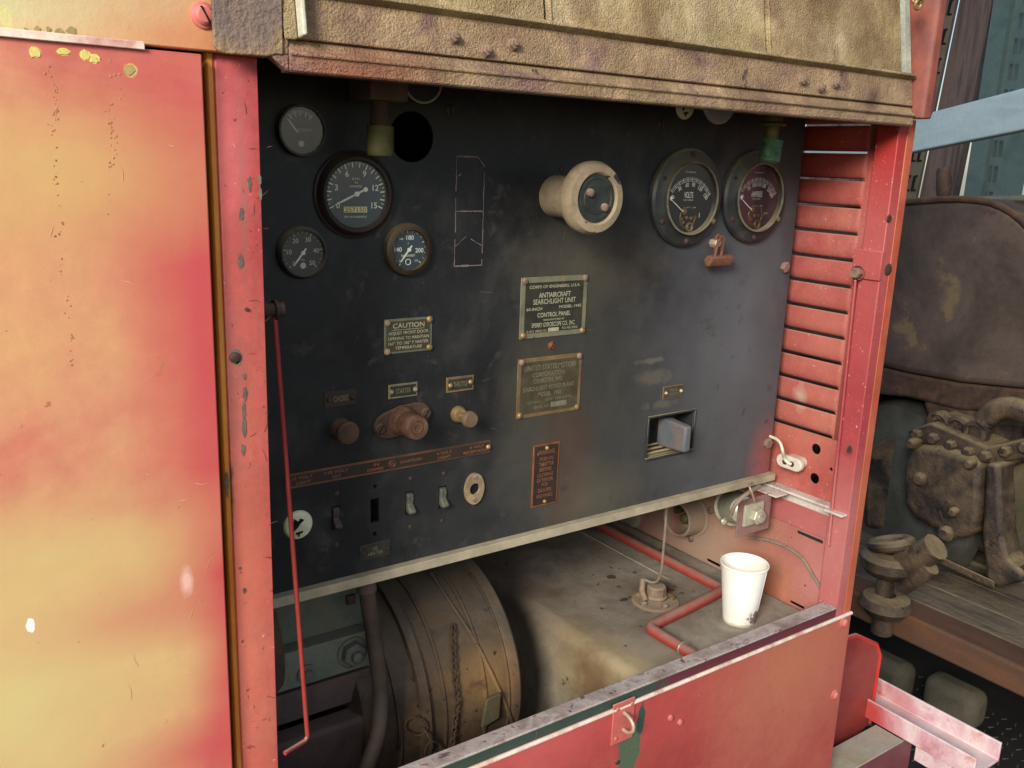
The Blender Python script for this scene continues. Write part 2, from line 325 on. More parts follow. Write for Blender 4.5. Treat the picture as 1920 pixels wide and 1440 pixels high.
M['mark'] = mat('cream_markings', ['cfd0bd', 'dedecb'], 60, .6, bump=0, grain=.04)
M['dimmark'] = mat('faded_grey_markings', ['6c716c', '7f837c'], 60, .6, bump=0, grain=.1)
M['midmark'] = mat('grey_white_markings', ['a4a89c', 'b4b6a8'], 60, .6, bump=0, grain=.08)
M['odo'] = mat('cream_counter_wheels', ['c8c08a', 'd6cd98'], 60, .5, bump=0, grain=.05)
M['ink'] = mat('black_ink', ['141414'], 60, .6, bump=0, grain=0)
M['brassdark'] = mat('tarnished_meter_works', ['5a4630', '7a6244', '94805c'], 60, .4, metal=.6, bump=.1)
M['plateg'] = mat('aged_grey_plate', ['6e6c56', '7c7a62', '8a7a5c'], 40, .6, metal=.3, bump=.15, grain=.12, chips=('5c4428', .66, 90, .02))
M['platebrown'] = mat('tarnished_brass_plate', ['6b5538', '7a6446', '86704c'], 30, .55, metal=.3, bump=.15, grain=.12)
M['platefield'] = mat('dark_plate_field', ['26241b', '2e2c20', '38352a'], 40, .6, bump=.1, grain=.15)
M['platefield2'] = mat('brown_green_plate_field', ['3c3626', '463f2c', '50482f'], 40, .6, bump=.1, grain=.15)
M['platelet'] = mat('pale_plate_lettering', ['9b987c', 'aaa68a'], 60, .6, bump=0, grain=.15)
M['letdim'] = mat('worn_plate_lettering', ['6a6450', '757058'], 60, .6, bump=0, grain=.2)
M['copper'] = mat('copper_plate', ['8a5236', 'a06a46', '8f5a3e', '6a4430'], 16, .45, metal=.5, bump=.15, grain=.12)
M['copperdim'] = mat('tarnished_copper_strip', ['4a3228', '5c4436', '7c543c'], 9, .5, metal=.35, bump=.15, grain=.12)
M['copperfield'] = mat('dark_copper_field', ['2c211b', '35271f'], 30, .6, bump=.1, grain=.12, chips=('8a4a2e', .66, 60, .02))
M['copperlet'] = mat('copper_lettering', ['84543e', '946048'], 60, .5, metal=.2, bump=0, grain=.15)
M['ceramic'] = mat('cream_ceramic', ['c9c8a0', 'd9d7b6', 'b5b38c'], 20, .4, bump=.08, grain=.06, coat=.3)
M['ceramicdirty'] = mat('dusty_white_ceramic', ['bdb09e', 'd4c8b8', 'c9bba6'], 30, .6, bump=.15, grain=.08, dust=('c8b49a', .6))
M['hole'] = mat('dark_cavity', ['060505', '0b0908'], 20, .9, bump=0)
M['switch'] = mat('grey_green_toggle', ['46473c', '5a5a4c', '6c6a58'], 40, .5, bump=.15, grain=.1)
M['switchdark'] = mat('dark_brown_toggle', ['332d28', '3f3832', '4a4238'], 40, .5, bump=.15, grain=.1)
M['lever'] = mat('worn_blue_grey_handle', ['43474a', '5c6164', '76625a', '7c4e40'], 14, .45, bump=.15, grain=.08, stretch=(1.5, 1, .4))
M['tan'] = mat('tan_socket', ['7b6a50', '94815f', 'a08e6a'], 30, .7, bump=.2, grain=.1)
M['patina'] = mat('green_copper_patina', ['3c5c48', '4e7658', '668868', '706c50'], 40, .8, bump=.6, grain=.2, bdist=.0015)
M['olivebrass'] = mat('olive_brass_fitting', ['4a4428', '5c5630', '6c6a40'], 26, .6, metal=.3, bump=.15, grain=.08)
M['lampbracket'] = mat('dusty_brown_bracket', ['4c4034', '5a4c3c', '6a5a48'], 20, .8, bump=.5, grain=.15, dust=('a89878', .6))
M['frost'] = mat('frosted_disc', ['9a9a98', 'a8a8a6'], 20, .4, bump=0, grain=.02)
M['clip'] = mat('rusty_pink_clip', ['5e3e2e', '78503c', '6a4634'], 40, .7, bump=.3, grain=.14)
M['clipbright'] = mat('bare_metal_loop', ['b09a86', 'c8b298'], 40, .5, bump=.1, metal=.3)
M['cup'] = mat('white_paper_cup', ['ece6d2', 'f5f1e4'], 8, .6, bump=.02, grain=.01, mid=.02, spots=[('d8c898', (1.455, 1.12, -.86), (.012, .06, .04), .8, .6, 40, .7), ('6a3430', (1.435, 1.09, -.898), (.009, .05, .012), .12, 1.0, 130, .9), ('6c564c', (1.43, 1.10, -.903), (.026, .05, .016), .15, 1.8, 150, .9), ('a89478', (1.40, 1.09, -.918), (.05, .08, .004), .5, 1.0, 120, .7), ('7a4a40', (1.447, 1.10, -.885), (.004, .05, .01), .1, .8, 160, .8)])  # thin band round the foot paints the contact shade into the cup
M['tank'] = mat('dusty_tank_with_warm_light', ['716858', '847a6a', '968c7a', '77736a'], 9, .75, bump=.3, bscale=160, grain=.14, spec=.3,
    spots=[('a8905c', (1.09, 1.12, -.97), (.05, .16, .09), .8, .9, 20, .8), ('6a4a2c', (1.076, 1.2, -1.0), (.02, .05, .1), .5, 1.2, 30, .7), ('b8a47c', (1.1, 1.08, -.925), (.035, .1, .012), .4, 1.2, 40, .7), ('4a3422', (1.325, 1.28, -.92), (.07, .09, .05), .8, .9, 22, .7), ('3a2618', (1.285, 1.265, -.92), (.009, .012, .02), .15, .6, 60, .95),  # first tan spot paints the warm light on the tank's front corner
           ('4a3020', (1.32, 1.43, -.92), (.012, .01, .02), .15, .7, 60, .9), ('3c281c', (1.27, 1.33, -.92), (.012, .006, .02), .15, .7, 60, .9), ('704030', (1.39, 1.31, -.92), (.012, .008, .02), .15, .7, 60, .9),
           ('3a2c22', (1.385, 1.335, -.92), (.02, .03, .02), .7, .7, 60, .7), ('5c4630', (1.13, 1.43, -.93), (.09, .2, .05), .9, .8, 14, .6), ('9c9078', (1.2, 1.13, -.92), (.1, .08, .05), .9, .8, 14, .5)],
    chips=('4a3a2c', .67, 26, .03))
M['redpipe'] = redpaint('bright_red_pipe', base=('963428', 'a44234'), dust=('94786a', .8, .1), chips=('6a4438', .62, 60, .04), mid=.14)
M['cap'] = mat('dusty_brown_cap', ['6b5846', '7d6852', '8a7258'], 40, .8, bump=.4, grain=.14, dust=('9c8a72', .7))
M['cable'] = mat('dusty_grey_cable', ['7a6a5a', '8e7e6a', '6c5e50'], 60, .8, bump=.2, grain=.1)
M['drum'] = mat('rusty_drum_with_sun_spill', ['322820', '463828', '584632', '5c4229'], 12, .8, bump=.35, bscale=180, grain=.2, gscale=220, chips=[('5c4028', .58, 20, .1), ('241c16', .64, 60, .03)], dust=('6a6050', .5), spots=[('a07a48', (.86, 1.2, -.93), (.06, .1, .05), .9, .8, 16, .8)])  # tan spot paints a warm sun spill onto the drum
M['chain'] = mat('rusty_chain', ['3c2c20', '54402e'], 60, .8, bump=.3, grain=.15)
M['olive'] = mat('olive_tag', ['4a402a', '564c34'], 30, .8, bump=.2)
M['hose'] = mat('dark_brown_hose', ['332a22', '42362a', '4c4034'], 20, .75, bump=.3, grain=.12, dust=('6a5c48', .5))
M['bracket'] = mat('grey_green_bracket', ['4c5048', '5a5e54', '62604e'], 14, .7, bump=.2, grain=.1)
M['bracketb'] = mat('brown_engine_plate', ['4c3e36', '5c4c44', '665248'], 14, .75, bump=.2, grain=.12)
M['dark'] = mat('dark_interior', ['1a1512', '241c17', '2e241c'], 8, .85, bump=.2)
M['inner'] = mat('dark_interior_sheet', ['261f1a', '302720'], 8, .85, bump=.2)
M['silver'] = mat('scratched_nickel', ['a8a48c', 'b8b49c', '8c8870'], 20, .35, metal=.25, bump=.1, grain=.08, dust=('9a9076', .7, .1))
M['socketsteel'] = mat('grey_socket_cap', ['8a8272', '9c9484'], 30, .5, metal=.4, bump=.2)
M['socketplate'] = mat('dusty_pink_plate', ['7a5a54', '8c6a62', '8a7064'], 18, .6, bump=.15, grain=.08)
M['sockethouse'] = mat('dusty_tan_housing', ['8f7f68', 'a08e76', 'a6584c'], 9, .75, bump=.2, grain=.1)
# background
M['wood'] = mat('grey_brown_shed_boards', ['3e3434', '564844', '6a5a52', '4a4244'], 5, .8, bump=.4, bscale=80, grain=.1, stretch=(1, 5, .35), bdist=.004)
M['slot'] = mat('dusty_slotted_steel', ['5c5244', '6c6050'], 12, .7, bump=.1, metal=.2)
M['greenmetal'] = mat('grey_green_steel', ['4a5a56', '586a66', '505e5e'], 4, .4, bump=.05, metal=.3, grain=.04)
M['bluebeam'] = mat('pale_blue_painted_beam', ['a6b8ba', 'b2c4c4', 'bccccb'], 5, .5, bump=.1, grain=.04, stretch=(1, 1, 6))
M['barrel'] = mat('rust_brown_cowl', ['3a302a', '483c34', '564840', '4e4034'], 4, .5, bump=.15, grain=.1, mid=.12, chips=[('6e5c46', .58, 4, .05), ('4a2c30', .66, 7, .04)])
M['greasy'] = mat('greasy_brown_casting', ['201913', '382d24', '524232', '62503a'], 9, .5, bump=.5, bscale=60, grain=.2, mid=.2, bdist=.005, dust=('94805c', .85), chips=[('241a14', .6, 12, .05)])
M['planks'] = mat('weathered_deck_planks', ['463c30', '5e5242', '766850', '4e4436'], 6, .8, bump=.5, bscale=60, grain=.1, stretch=(2, .5, 1), bdist=.004)
M['timber'] = mat('brown_timber_sill', ['4c3424', '5e4230', '74482e'], 4, .8, bump=.3, grain=.1, stretch=(3, .4, 3))
M['ground'] = mat('dark_tread_plate', ['2a2826', '383430'], 6, .6, bump=.2, metal=.3)
M['pinkbeam'] = mat('worn_pink_red_channel', ['b8767e', 'd0a4a8', 'e0c8c4', 'c05048'], 9, .55, bump=.3, grain=.08, dust=('d8ccc0', .6), chips=('6a4a48', .72, 60, .02), spots=[('b03028', (1.9, 1.1, -1.28), (.1, .06, .06), .7, .5, 18, .9)])
M['crossbeam'] = mat('grey_cream_crossbeam', ['8c8674', 'a39c88', '96855e'], 6, .7, bump=.2, grain=.08, chips=('2c2824', .68, 50, .02))
M['crossface'] = redpaint('dull_red_crossbeam_face', base=('6a3c40', '7c484c'))
M['fender'] = redpaint('dark_red_fender', base=('7a2c28', '8c3830', '96443a'), chips=('5a2420', .74, 40, .02))
M['fenderedge'] = redpaint('bright_red_edge', base=('b82c24', 'c83a2c'))
GL = glassy('gauge_glass', .03); GLH = glassy('dusty_gauge_glass', .03)
# ================================================================ CABINET
cab = thing('generator_cabinet', 'faded red and orange steel cabinet standing open around the black control panel', 'cabinet', (.9, 1.0, -1.85))
# side door (left) with folded top lip
d = .985
xr = .3015
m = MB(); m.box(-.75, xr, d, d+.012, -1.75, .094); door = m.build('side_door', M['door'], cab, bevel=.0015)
m = MB(); x1 = PY(272, 94, d-.004)[0]
m.prism([(d-.0045, .0925), (d-.0045, .099), (d+.001, .101), (d+.004, .0925)], 'x', -.75, x1); m.build('lip', M['bead'], door, bevel=.0006)  # cream colour carries the white highlight along the door's top edge
m = MB(); m.box(-.75, .375, d+.004, d+.02, .0975, .55); fas = m.build('fascia', M['fascia'], cab, bevel=.0015)
c = U(383, 28, 'y', d); m = MB(); m.lathe([(0, .0), (.0128, .0), (.0128, .0035), (.0095, .005), (.0095, .007), (.007, .0095), (0, .0105)], (c.x, d+.005, c.z), (0, -1, 0), 32)
scr = m.build('screw', M['redscrew'], fas)
m = MB(); m.hexa([(c.x-.005, d-.006, c.z+.0075), (c.x-.0035, d-.006, c.z+.008), (c.x+.005, d-.006, c.z-.0075), (c.x+.0035, d-.006, c.z-.008)][::-1], [(c.x-.005, d+.001, c.z+.0075), (c.x-.0035, d+.001, c.z+.008), (c.x+.005, d+.001, c.z-.0075), (c.x+.0035, d+.001, c.z-.008)][::-1]); m.build('slot', M['hole'], scr)
# corner post
prof = [(.3185, 1.03), (.3185, 1.003), (.3195, 1.0008), (.322, 1.0), (.3645, 1.0), (.3645, 1.055), (.3615, 1.055), (.3615, 1.004), (.3225, 1.006), (.3225, 1.03)]
m = MB(); m.prism(prof, 'z', -1.7, .0975); post = m.build('corner_post', M['post'], cab, bevel=.0008)
prof = [(.3100, 1.05), (.3105, 1.010), (.3112, 1.0045), (.3125, 1.0025), (.3165, 1.002), (.3183, 1.0035), (.3183, 1.05)]
m = MB(); m.prism(prof, 'z', -1.7, .0975); m.build('channel', M['edge'], post)
for (px, py, r) in ((440, 670, .0065), (462, 580, .0022)):
    q = U(px, py, 'y', 1.0); m = MB(); m.lathe([(r, .0005), (r*.95, .002), (r*.6, .0032), (0, .0035)], (q.x, 1.0, q.z), (0, -1, 0), 14); m.build('rivet', M['darkscrew'], post)
rq = random.Random(5)
def blot(m, cx_, cz_, w, h, y, th=.0007, n=11, ax='y'):
    o_ = [(cx_+w*math.cos(2*math.pi*k/n)*rq.uniform(.55, 1.1), cz_+h*math.sin(2*math.pi*k/n)*rq.uniform(.6, 1.1)) for k in range(n)]
    m.prism(o_, ax, y-th, y+.0003)
def blots(name, lst, y, mt, parent, label=None):
    for px, py, w, h in lst:
        q = U(px, py, 'y', y); m = MB(); blot(m, q.x, q.z, w, h, y); m.build(name, mt, parent, label=label)
chipm = mat('bare_grey_brown_metal', ['5c4c42', '6e6054', '4c4038'], 60, .7, bump=.3, grain=.15)
greenm = mat('grey_green_primer', ['5c6c5a', '6c7866'], 60, .7, bump=.2)
blots('paint_chip', [(458, 706, .0022, .0045), (459, 738, .003, .009), (458, 800, .0035, .013), (457, 770, .003, .010), (456, 842, .003, .008), (452, 402, .0035, .007), (452, 492, .003, .005), (441, 668, .0075, .010), (468, 345, .002, .009), (425, 905, .003, .02), (450, 1065, .002, .003), (458, 1107, .0025, .004)], 1.0, chipm, post)
blots('primer_patch', [(487, 338, .0018, .007), (488, 362, .0018, .008), (446, 680, .003, .004)], 1.0, greenm, post)
yel = mat('yellow_undercoat', ['cdb968', 'd8c878'], 60, .6, bump=.2)
blots('paint_flake', [(66, 98, .005, .006), (118, 97, .006, .0035), (159, 104, .0042, .0055), (176, 111, .0045, .004)], d, yel, door)
blots('paint_flake', [(243, 131, .0055, .007)], d, mat('curled_tan_flake', ['9c8454', 'b49a64'], 60, .7, bump=.3), door)
blots('paint_flake', [(110, 61, .005, .0045), (134, 58, .006, .004), (70, 56, .003, .004), (90, 55, .0025, .004), (48, 55, .0018, .002)], d+.004, mat('olive_tan_flake', ['8e7e50', 'a28e5c'], 60, .7, bump=.3), fas)
m = MB()
for (x0_, y0_, x1_, y1_, n_, sp_) in ((98, 120, 100, 260, 22, 12), (100, 260, 118, 520, 26, 8), (205, 110, 232, 190, 14, 14), (206, 190, 214, 300, 30, 9), (208, 300, 206, 420, 10, 6), (122, 520, 140, 700, 20, 9), (98, 150, 108, 230, 14, 6)):
    for k in range(n_):
        t_ = rq.random(); q = U(x0_+(x1_-x0_)*t_+rq.gauss(0, sp_*.5), y0_+(y1_-y0_)*t_, 'y', d); r_ = rq.uniform(.0005, .0016)
        m.lathe([(r_, 0), (r_*.7, r_*.35), (0, r_*.5)], (q.x, d+.0001, q.z), (rq.uniform(-.2, .2), -1, rq.uniform(-.2, .2)), rq.choice([5, 6, 7]))
bl = m.build('paint_blisters', mat('blistered_paint', ['a06a48', 'ae7c52', '8a543e'], 30, .6, bump=.1), door); bl['kind'] = 'stuff'
def scratches(parent, y, boxes, mt, seed):
    q_ = random.Random(seed); m = MB()
    for (x0_, y0_, x1_, y1_, n_) in boxes:
        for k in range(n_):
            c_ = U(q_.uniform(x0_, x1_), q_.uniform(y0_, y1_), 'y', y); a_ = q_.gauss(-.1, .35) if q_.random() < .6 else q_.gauss(1.5, .3); l_ = q_.uniform(.003, .022); w__ = q_.uniform(.00015, .0004)
            dx, dz = math.cos(a_)*l_, math.sin(a_)*l_; nx, nz = -math.sin(a_)*w__, math.cos(a_)*w__; b_ = q_.uniform(-.12, .12)*l_
            m.b.faces.new([m.b.verts.new(W((c_.x+p, y-.0005, c_.z+t_))) for p, t_ in ((-nx, -nz), (dx*.5-nx*1.4-math.sin(a_)*b_, dz*.5-nz*1.4+math.cos(a_)*b_), (dx, dz), (dx*.5+nx-math.sin(a_)*b_, dz*.5+nz+math.cos(a_)*b_), (nx, nz))])
    o = m.build('fine_scratches', mt, parent); o['kind'] = 'stuff'
scratches(door, d, [(0, 150, 360, 1400, 11), (300, 900, 420, 1400, 7)], mat('pale_paint_scratch', ['cc9678', 'd4a888'], 60, .6, bump=0), 3)
scratches(post, 1.0, [(455, 150, 505, 1400, 26)], mat('dark_paint_scratch', ['7a3e36', '64403a'], 60, .6, bump=0), 4)
# right side wall with pressed louvers
X = 1.58
Z1, DZ = .0908*1.58/1.6, .0523*1.58/1.6
sl = [Z1-DZ*i for i in range(13)]
m = MB(); GAP = .0038
def lprof(zt, zb):
    n = 8; out = []
    for i in range(n+1):
        t = i/n; z = zt+(zb-zt)*t
        out.append((X-.0022*math.sin(math.pi*min(1, t*1.1))*(1-t*.3)+(.0052*max(0, (t-.74)/.26)**1.5), z))
    return out
Y0l, Y1l = 1.078, 1.60
def strip(pts, y0, y1):
    for a, b in zip(pts, pts[1:]):
        m.quad([(a[0], y0, a[1]), (a[0], y1, a[1]), (b[0], y1, b[1]), (b[0], y0, b[1])])
for i in range(12):
    p_ = lprof(sl[i]-GAP/2, sl[i+1]+GAP/2); strip(p_, Y0l+.008, Y1l)
    fl = [(X, z) for x, z in p_]
    for k in range(len(p_)-1):   # soft end of each louver
        m.quad([(fl[k][0], Y0l-.004, fl[k][1]), (p_[k][0], Y0l+.008, p_[k][1]), (p_[k+1][0], Y0l+.008, p_[k+1][1]), (fl[k+1][0], Y0l-.004, fl[k+1][1])])
for i in range(13):              # bridge in front of each slit
    m.quad([(X, Y0l-.004, sl[i]+GAP/2), (X, Y0l, sl[i]+GAP/2), (X, Y0l, sl[i]-GAP/2), (X, Y0l-.004, sl[i]-GAP/2)])
strip([(X, sl[0]+GAP/2+.04), (X, sl[0]+GAP/2)], Y0l-.004, Y1l)
strip([(X, sl[0]+GAP/2+.04), (X, sl[12]-GAP/2)], 1.02, Y0l-.004)
strip([(X, .5), (X, sl[0]+GAP/2+.04)], 1.02, 2.1)
strip([(X, sl[0]+.045), (X, -1.0)], Y1l, 2.1)
bmesh.ops.remove_doubles(m.b, verts=m.b.verts, dist=1e-5); m.keep = True
sw = m.build('side_wall', M['wall'], cab)
sd = sw.modifiers.new('thick', 'SOLIDIFY'); sd.thickness = .0025; sd.offset = -1
zt = sl[12]-GAP/2
def hole(px, py, r): q = pr(px, py); return circ(q[1], q[2], r, 24)
def slot(pa, pb, h):
    a, b = pr(*pa), pr(*pb); y0, y1 = sorted((a[1], b[1])); z = (a[2]+b[2])/2
    return [(y0, z-h*.6), (y0, z+h*.6), (y0+h*.6, z+h), (y1-h*.6, z+h), (y1, z+h*.6), (y1, z-h*.6), (y1-h*.6, z-h), (y0+h*.6, z-h)]
plate([(1.02, zt), (1.6, zt), (1.6, -1.25), (1.02, -1.25)],
      [hole(1530, 842, .0115), hole(1527, 897, .0115), hole(1558, 880, .004), slot((1494, 996), (1543, 1018), .004), slot((1481, 1128), (1508, 1140), .0035), slot((1325, 1048), (1350, 1062), .004)],
      'x', X, .003, 'lower_side_wall', M['wall'], cab)
# raised band below the angle iron
a = pr(1452, 922); m = MB(); m.box(X-.004, X-.0002, 1.045, 1.25, -.745, -.69); m.build('backing_strip', M['rpost'], cab, bevel=.001)
# right post: inner flange, face, outer side
m = MB(); m.box(1.553, 1.5795, 1.0, 1.046, -.892, .0975); rp = m.build('inner_post', M['rpost'], cab, bevel=.0015)
m = MB(); m.box(1.5797, 1.602, .999, 1.019, -.892, .0975); m.build('corner_strip', M['rface'], cab, bevel=.001)
m = MB(); m.box(1.590, 1.602, 1.02, 2.1, -1.9, -.97); m.build('outer_skin', M['rface'], cab)
q = U(1650, 500, 'y', 1.0)
m = MB(); z0, z1 = U(1640, 470, 'x', 1.553).z, U(1640, 525, 'x', 1.553).z
m.box(1.546, 1.5535, .997, 1.058, z1, z0); br = m.build('hinge_bracket', M['rpost'], rp, bevel=.001)
for (px, py, w, h) in ((1675, 505, .006, .012), (1667, 410, .004, .008), (1592, 842, .006, .008)):
    q = U(px, py, 'y', .999); m = MB(); m.lathe([(h, .0003), (h*.8, .0018), (0, .002)], (min(1.575, q.x), .9995, q.z), (0, -1, 0), 9); m.build('rust_scab', M['rust'], rp)
# angle iron shelf bracket on the wall
m = MB(); m.prism([(1.553, -.664), (1.5785, -.664), (1.5785, -.694), (1.5755, -.694), (1.5755, -.669), (1.553, -.669)], 'y', 1.0472, 1.27)
m.box(1.535, 1.5522, 1.003, 1.0468, -.669, -.664)
m.prism([(1.515, -.672), (1.553, -.672), (1.553, -.669), (1.515, -.669)], 'y', 1.15, 1.27)
ai = m.build('angle_iron', M['iron'], cab, bevel=.0008)
for y in (1.205,):
    m = MB(); m.lathe([(.011, 0), (.011, .002), (.007, .005), (0, .006)], (1.562, y, -.664), (0, 0, 1), 20); m.build('rivet', M['screw'], ai)
# lower front panel with rail
m = MB(); m.box(.355, 1.604, .997, 1.009, -1.75, -.893); fp = m.build('front_panel', M['front'], cab, bevel=.0015)
scratches(fp, .997, [(1000, 1300, 1560, 1440, 26), (1300, 1220, 1570, 1440, 26)], mat('faint_pink_scratch', ['c07a6c', 'a85a50'], 60, .6, bump=0), 8)
m = MB(); m.lathe([(0, 0)], (0, 0, 0), (1, 0, 0)) if 0 else None
m.tube([(.355, .9965, -.8915), (1.602, .9965, -.8915)], .0038, 10); m.build('bead', M['bead'], fp)
m = MB(); m.prism([(1.0, -.888), (1.0, -.8685), (1.0025, -.868), (1.0035, -.868), (1.0035, -.888)], 'x', .355, 1.5525); m.build('rail_face', M['railf'], fp)
m = MB(); m.prism([(.9995, -.8675), (1.030, -.8675), (1.030, -.90), (1.027, -.90), (1.027, -.8715), (.9995, -.8715)], 'x', .355, 1.5525); m.build('rail_top', M['railt'], fp, bevel=.0008)
for (px, py) in ((1583, 1168), (1566, 1304)):
    q = U(px, py, 'y', .995); m = MB(); m.lathe([(.0125, .0), (.0125, .002), (.0085, .003), (.0085, .005), (.006, .008), (0, .009)], (q.x, .997, q.z), (0, -1, 0), 24); m.build('round_bolt', M['redscrew'], fp)
for (px, py) in ((1258, 1347), (1276, 1355)):
    q = U(px, py, 'y', .995); m = MB(); m.lathe([(.006, .0), (.0055, .003), (.003, .005), (0, .0055)], (q.x, .997, q.z), (0, -1, 0), 20); m.build('rivet', M['redscrew'], fp)
q = U(1159, 1430, 'y', .995); m = MB(); m.lathe([(.005, 0), (.004, .002), (0, .003)], (q.x, .997, q.z), (0, -1, 0), 12); m.build('rivet', M['rust'], fp)
# latch staple
a, b = U(1150, 1322, 'y', .995), U(1184, 1385, 'y', .995)
x0, x1_, z1, z0 = a.x, b.x+.001, a.z, b.z+.004
m = MB(); m.box(x0, x1_, .9935, .9965, z0, z1); st = m.build('latch_staple', M['redscrew'], fp, bevel=.0008)
xc = (x0+x1_)/2+.001; zc = (z0+z1)/2
m = MB(); m.tube([(xc, .994, zc+.016), (xc, .982, zc+.0155), (xc, .971, zc+.008), (xc, .969, zc), (xc, .971, zc-.008), (xc, .982, zc-.0155), (xc, .994, zc-.016)], .0032, 10, 2); m.build('staple_loop', M['clipbright'], st)
for sx, sz in ((-1, -1), (1, 1), (-1, 1), (1, -1)):
    m = MB(); m.lathe([(.0036, 0), (.003, .002), (0, .003)], (xc+sx*(x1_-x0)*.33, .9935, zc+sz*(z1-z0)*.36), (0, -1, 0), 14); m.build('rivet', M['redscrew'], st)
# hood: hinge rail, then folded-up lid leaning back 10 degrees
m = MB()
m.prism([(.975, .0835), (.972, .086), (.972, .0985), (.968, .101), (.968, .1035), (.975, .107), (.980, .1165), (.99, .1175), (1.0, .1175), (1.0, .0835)], 'x', .39, 1.548)
m.prism([(.975, .1005), (.975, .1175), (1.0, .1175), (1.0, .1005)], 'x', .366, .3895)
m.prism([(.366, .1005), (.3895, .1005), (.3895, .0835)], 'y', .974, .99)
hr = m.build('hinge_rail', M['rail'], cab, bevel=.001)
T = math.radians(10); ct, st_ = math.cos(T), math.sin(T)
def L2(h, o): return (.978+h*st_-o*ct, .1175+h*ct+o*st_)    # height along lid, offset toward viewer
lid_l, lid_r = .392, 1.548
def lidbox(m, x0, x1, h0, h1, o0, o1): m.prism([L2(h0, o0), L2(h1, o0), L2(h1, o1), L2(h0, o1)], 'x', x0, x1)
m = MB(); lidbox(m, lid_l, lid_r-.004, 0, .046, -.004, .004)
lid = m.build('lid_edge', M['rail'], cab, bevel=.001)
m = MB(); m.prism([L2(.044, -.004), L2(.050, -.004), L2(.0535, .014), L2(.0485, .0165), L2(.044, .004)], 'x', lid_l+.012, lid_r-.008); m.build('lid_flange', M['stucco'], lid, bevel=.0012)
gx = [lid_l, U(1018, 40, 'y', 1.0).x, U(1433, 80, 'y', 1.0).x, lid_r-.02]
m = MB()
for i in range(3): lidbox(m, gx[i]+(.003 if i else 0), gx[i+1]-.003, .05, .5, -.012, -.004)
for i in (1, 2): lidbox(m, gx[i]-.003, gx[i]+.003, .05, .5, -.016, -.012); m.tube([(gx[i]+.006, *L2(.05, -.004)), (gx[i]+.006, *L2(.5, -.004))], .003, 8)
m.build('lid_panel', M['stucco'], lid, bevel=.002)
m = MB(); lidbox(m, gx[3]+.0005, lid_r-.002, .052, .5, -.01, .002); m.build('end_flange', M['greyflange'], lid, bevel=.001)
m = MB(); lidbox(m, lid_l-.008, lid_l+.0065, -.003, .5, .0045, .009); m.build('end_strip', M['stucco'], lid, bevel=.0015)
m = MB(); lidbox(m, lid_l+.007, lid_l+.0125, -.001, .5, .0045, .022); m.build('end_flange', mat('pale_lit_flange', ['b0aa90', 'cdc8b0', 'd8d4c0'], 20, .8, bump=.5, bscale=400, grain=.15), lid, bevel=.0015)  # pale tone stands for the lit edge at the lid's left end
for (px, py) in ((846, 71), (905, 97), (957, 85), (1498, 152), (1531, 166), (1559, 158)):
    q = U(px, py, 'y', .982); c0 = (q.x, .978+(q.z-.1175)*st_/ct-.004, q.z); dd = (0, -ct, st_); dv = Vector(dd)
    m = MB(); m.lathe([(.0085, 0), (.0085, .0015), (.007, .002), (.007, .0065), (.0055, .0078), (0, .008)], c0, dd, 6, .3)
    m.lathe([(.0035, .0078), (.0035, .011), (0, .0115)], c0, dd, 12); m.build('hex_nut', M['screw'], lid, bevel=.0004)
# rust plate at the rail's left end
xl = U(400, 50, 'y', .972).x; m = MB(); m.prism([(xl, .5), (xl, .104), (xl+.003, .0985), (xl+.009, .0955), (.366, .0965), (.374, .0995), (.383, .0995), (.383, .5)], 'y', .972, .978)
m.build('hinge_plate', M['rustplate'], cab, bevel=.0012)
# roof post at right end
m = MB(); m.prism([(1.550, .965), (1.556, .955), (1.572, .953), (1.578, .962), (1.578, 1.02), (1.550, 1.02)], 'z', .0975, .55); rf = m.build('roof_post', M['roofpost'], cab, bevel=.002)
pp = [U(1727, y, 'x', 1.6) for y in (130, 222)]
m = MB(); m.prism([(1.579, .9), (1.6, .9), (1.6, .9)], 'z', 0, 0) if 0 else None
zb = U(1735, 222, 'y', .98).z; m.prism([(1.579, zb), (1.592, zb), (1.598, zb+.012), (1.598, zb+.05), (1.592, zb+.075), (1.579, zb+.1)], 'y', .965, 1.02); m.build('bulge', M['roofpost'], rf, bevel=.003)
q = U(1717, 8, 'y', .95); m = MB(); m.torus((q.x, .945, q.z), (0, 1, .3), .008, .003); m.torus((q.x+.003, .95, q.z+.01), (1, .3, 0), .008, .003); m.build('chain_end', M['brassy'], rf)
# body shell (roof, back, far side) keeps the inside dark
m = MB(); m.box(-.75, 1.602, 1.02, 2.15, .5, .515); m.build('roof', M['fascia'], cab)
m = MB(); m.box(-.75, 1.58, 2.1, 2.115, -1.9, .5); m.build('back_wall', M['inner'], cab)
m = MB(); m.box(-.765, -.75, .985, 2.1, -1.9, .5); m.build('far_side_wall', M['inner'], cab)
m = MB(); m.box(-.75, 1.58, 1.01, 2.1, -1.9, -1.88); m.build('base_plate', M['inner'], cab)
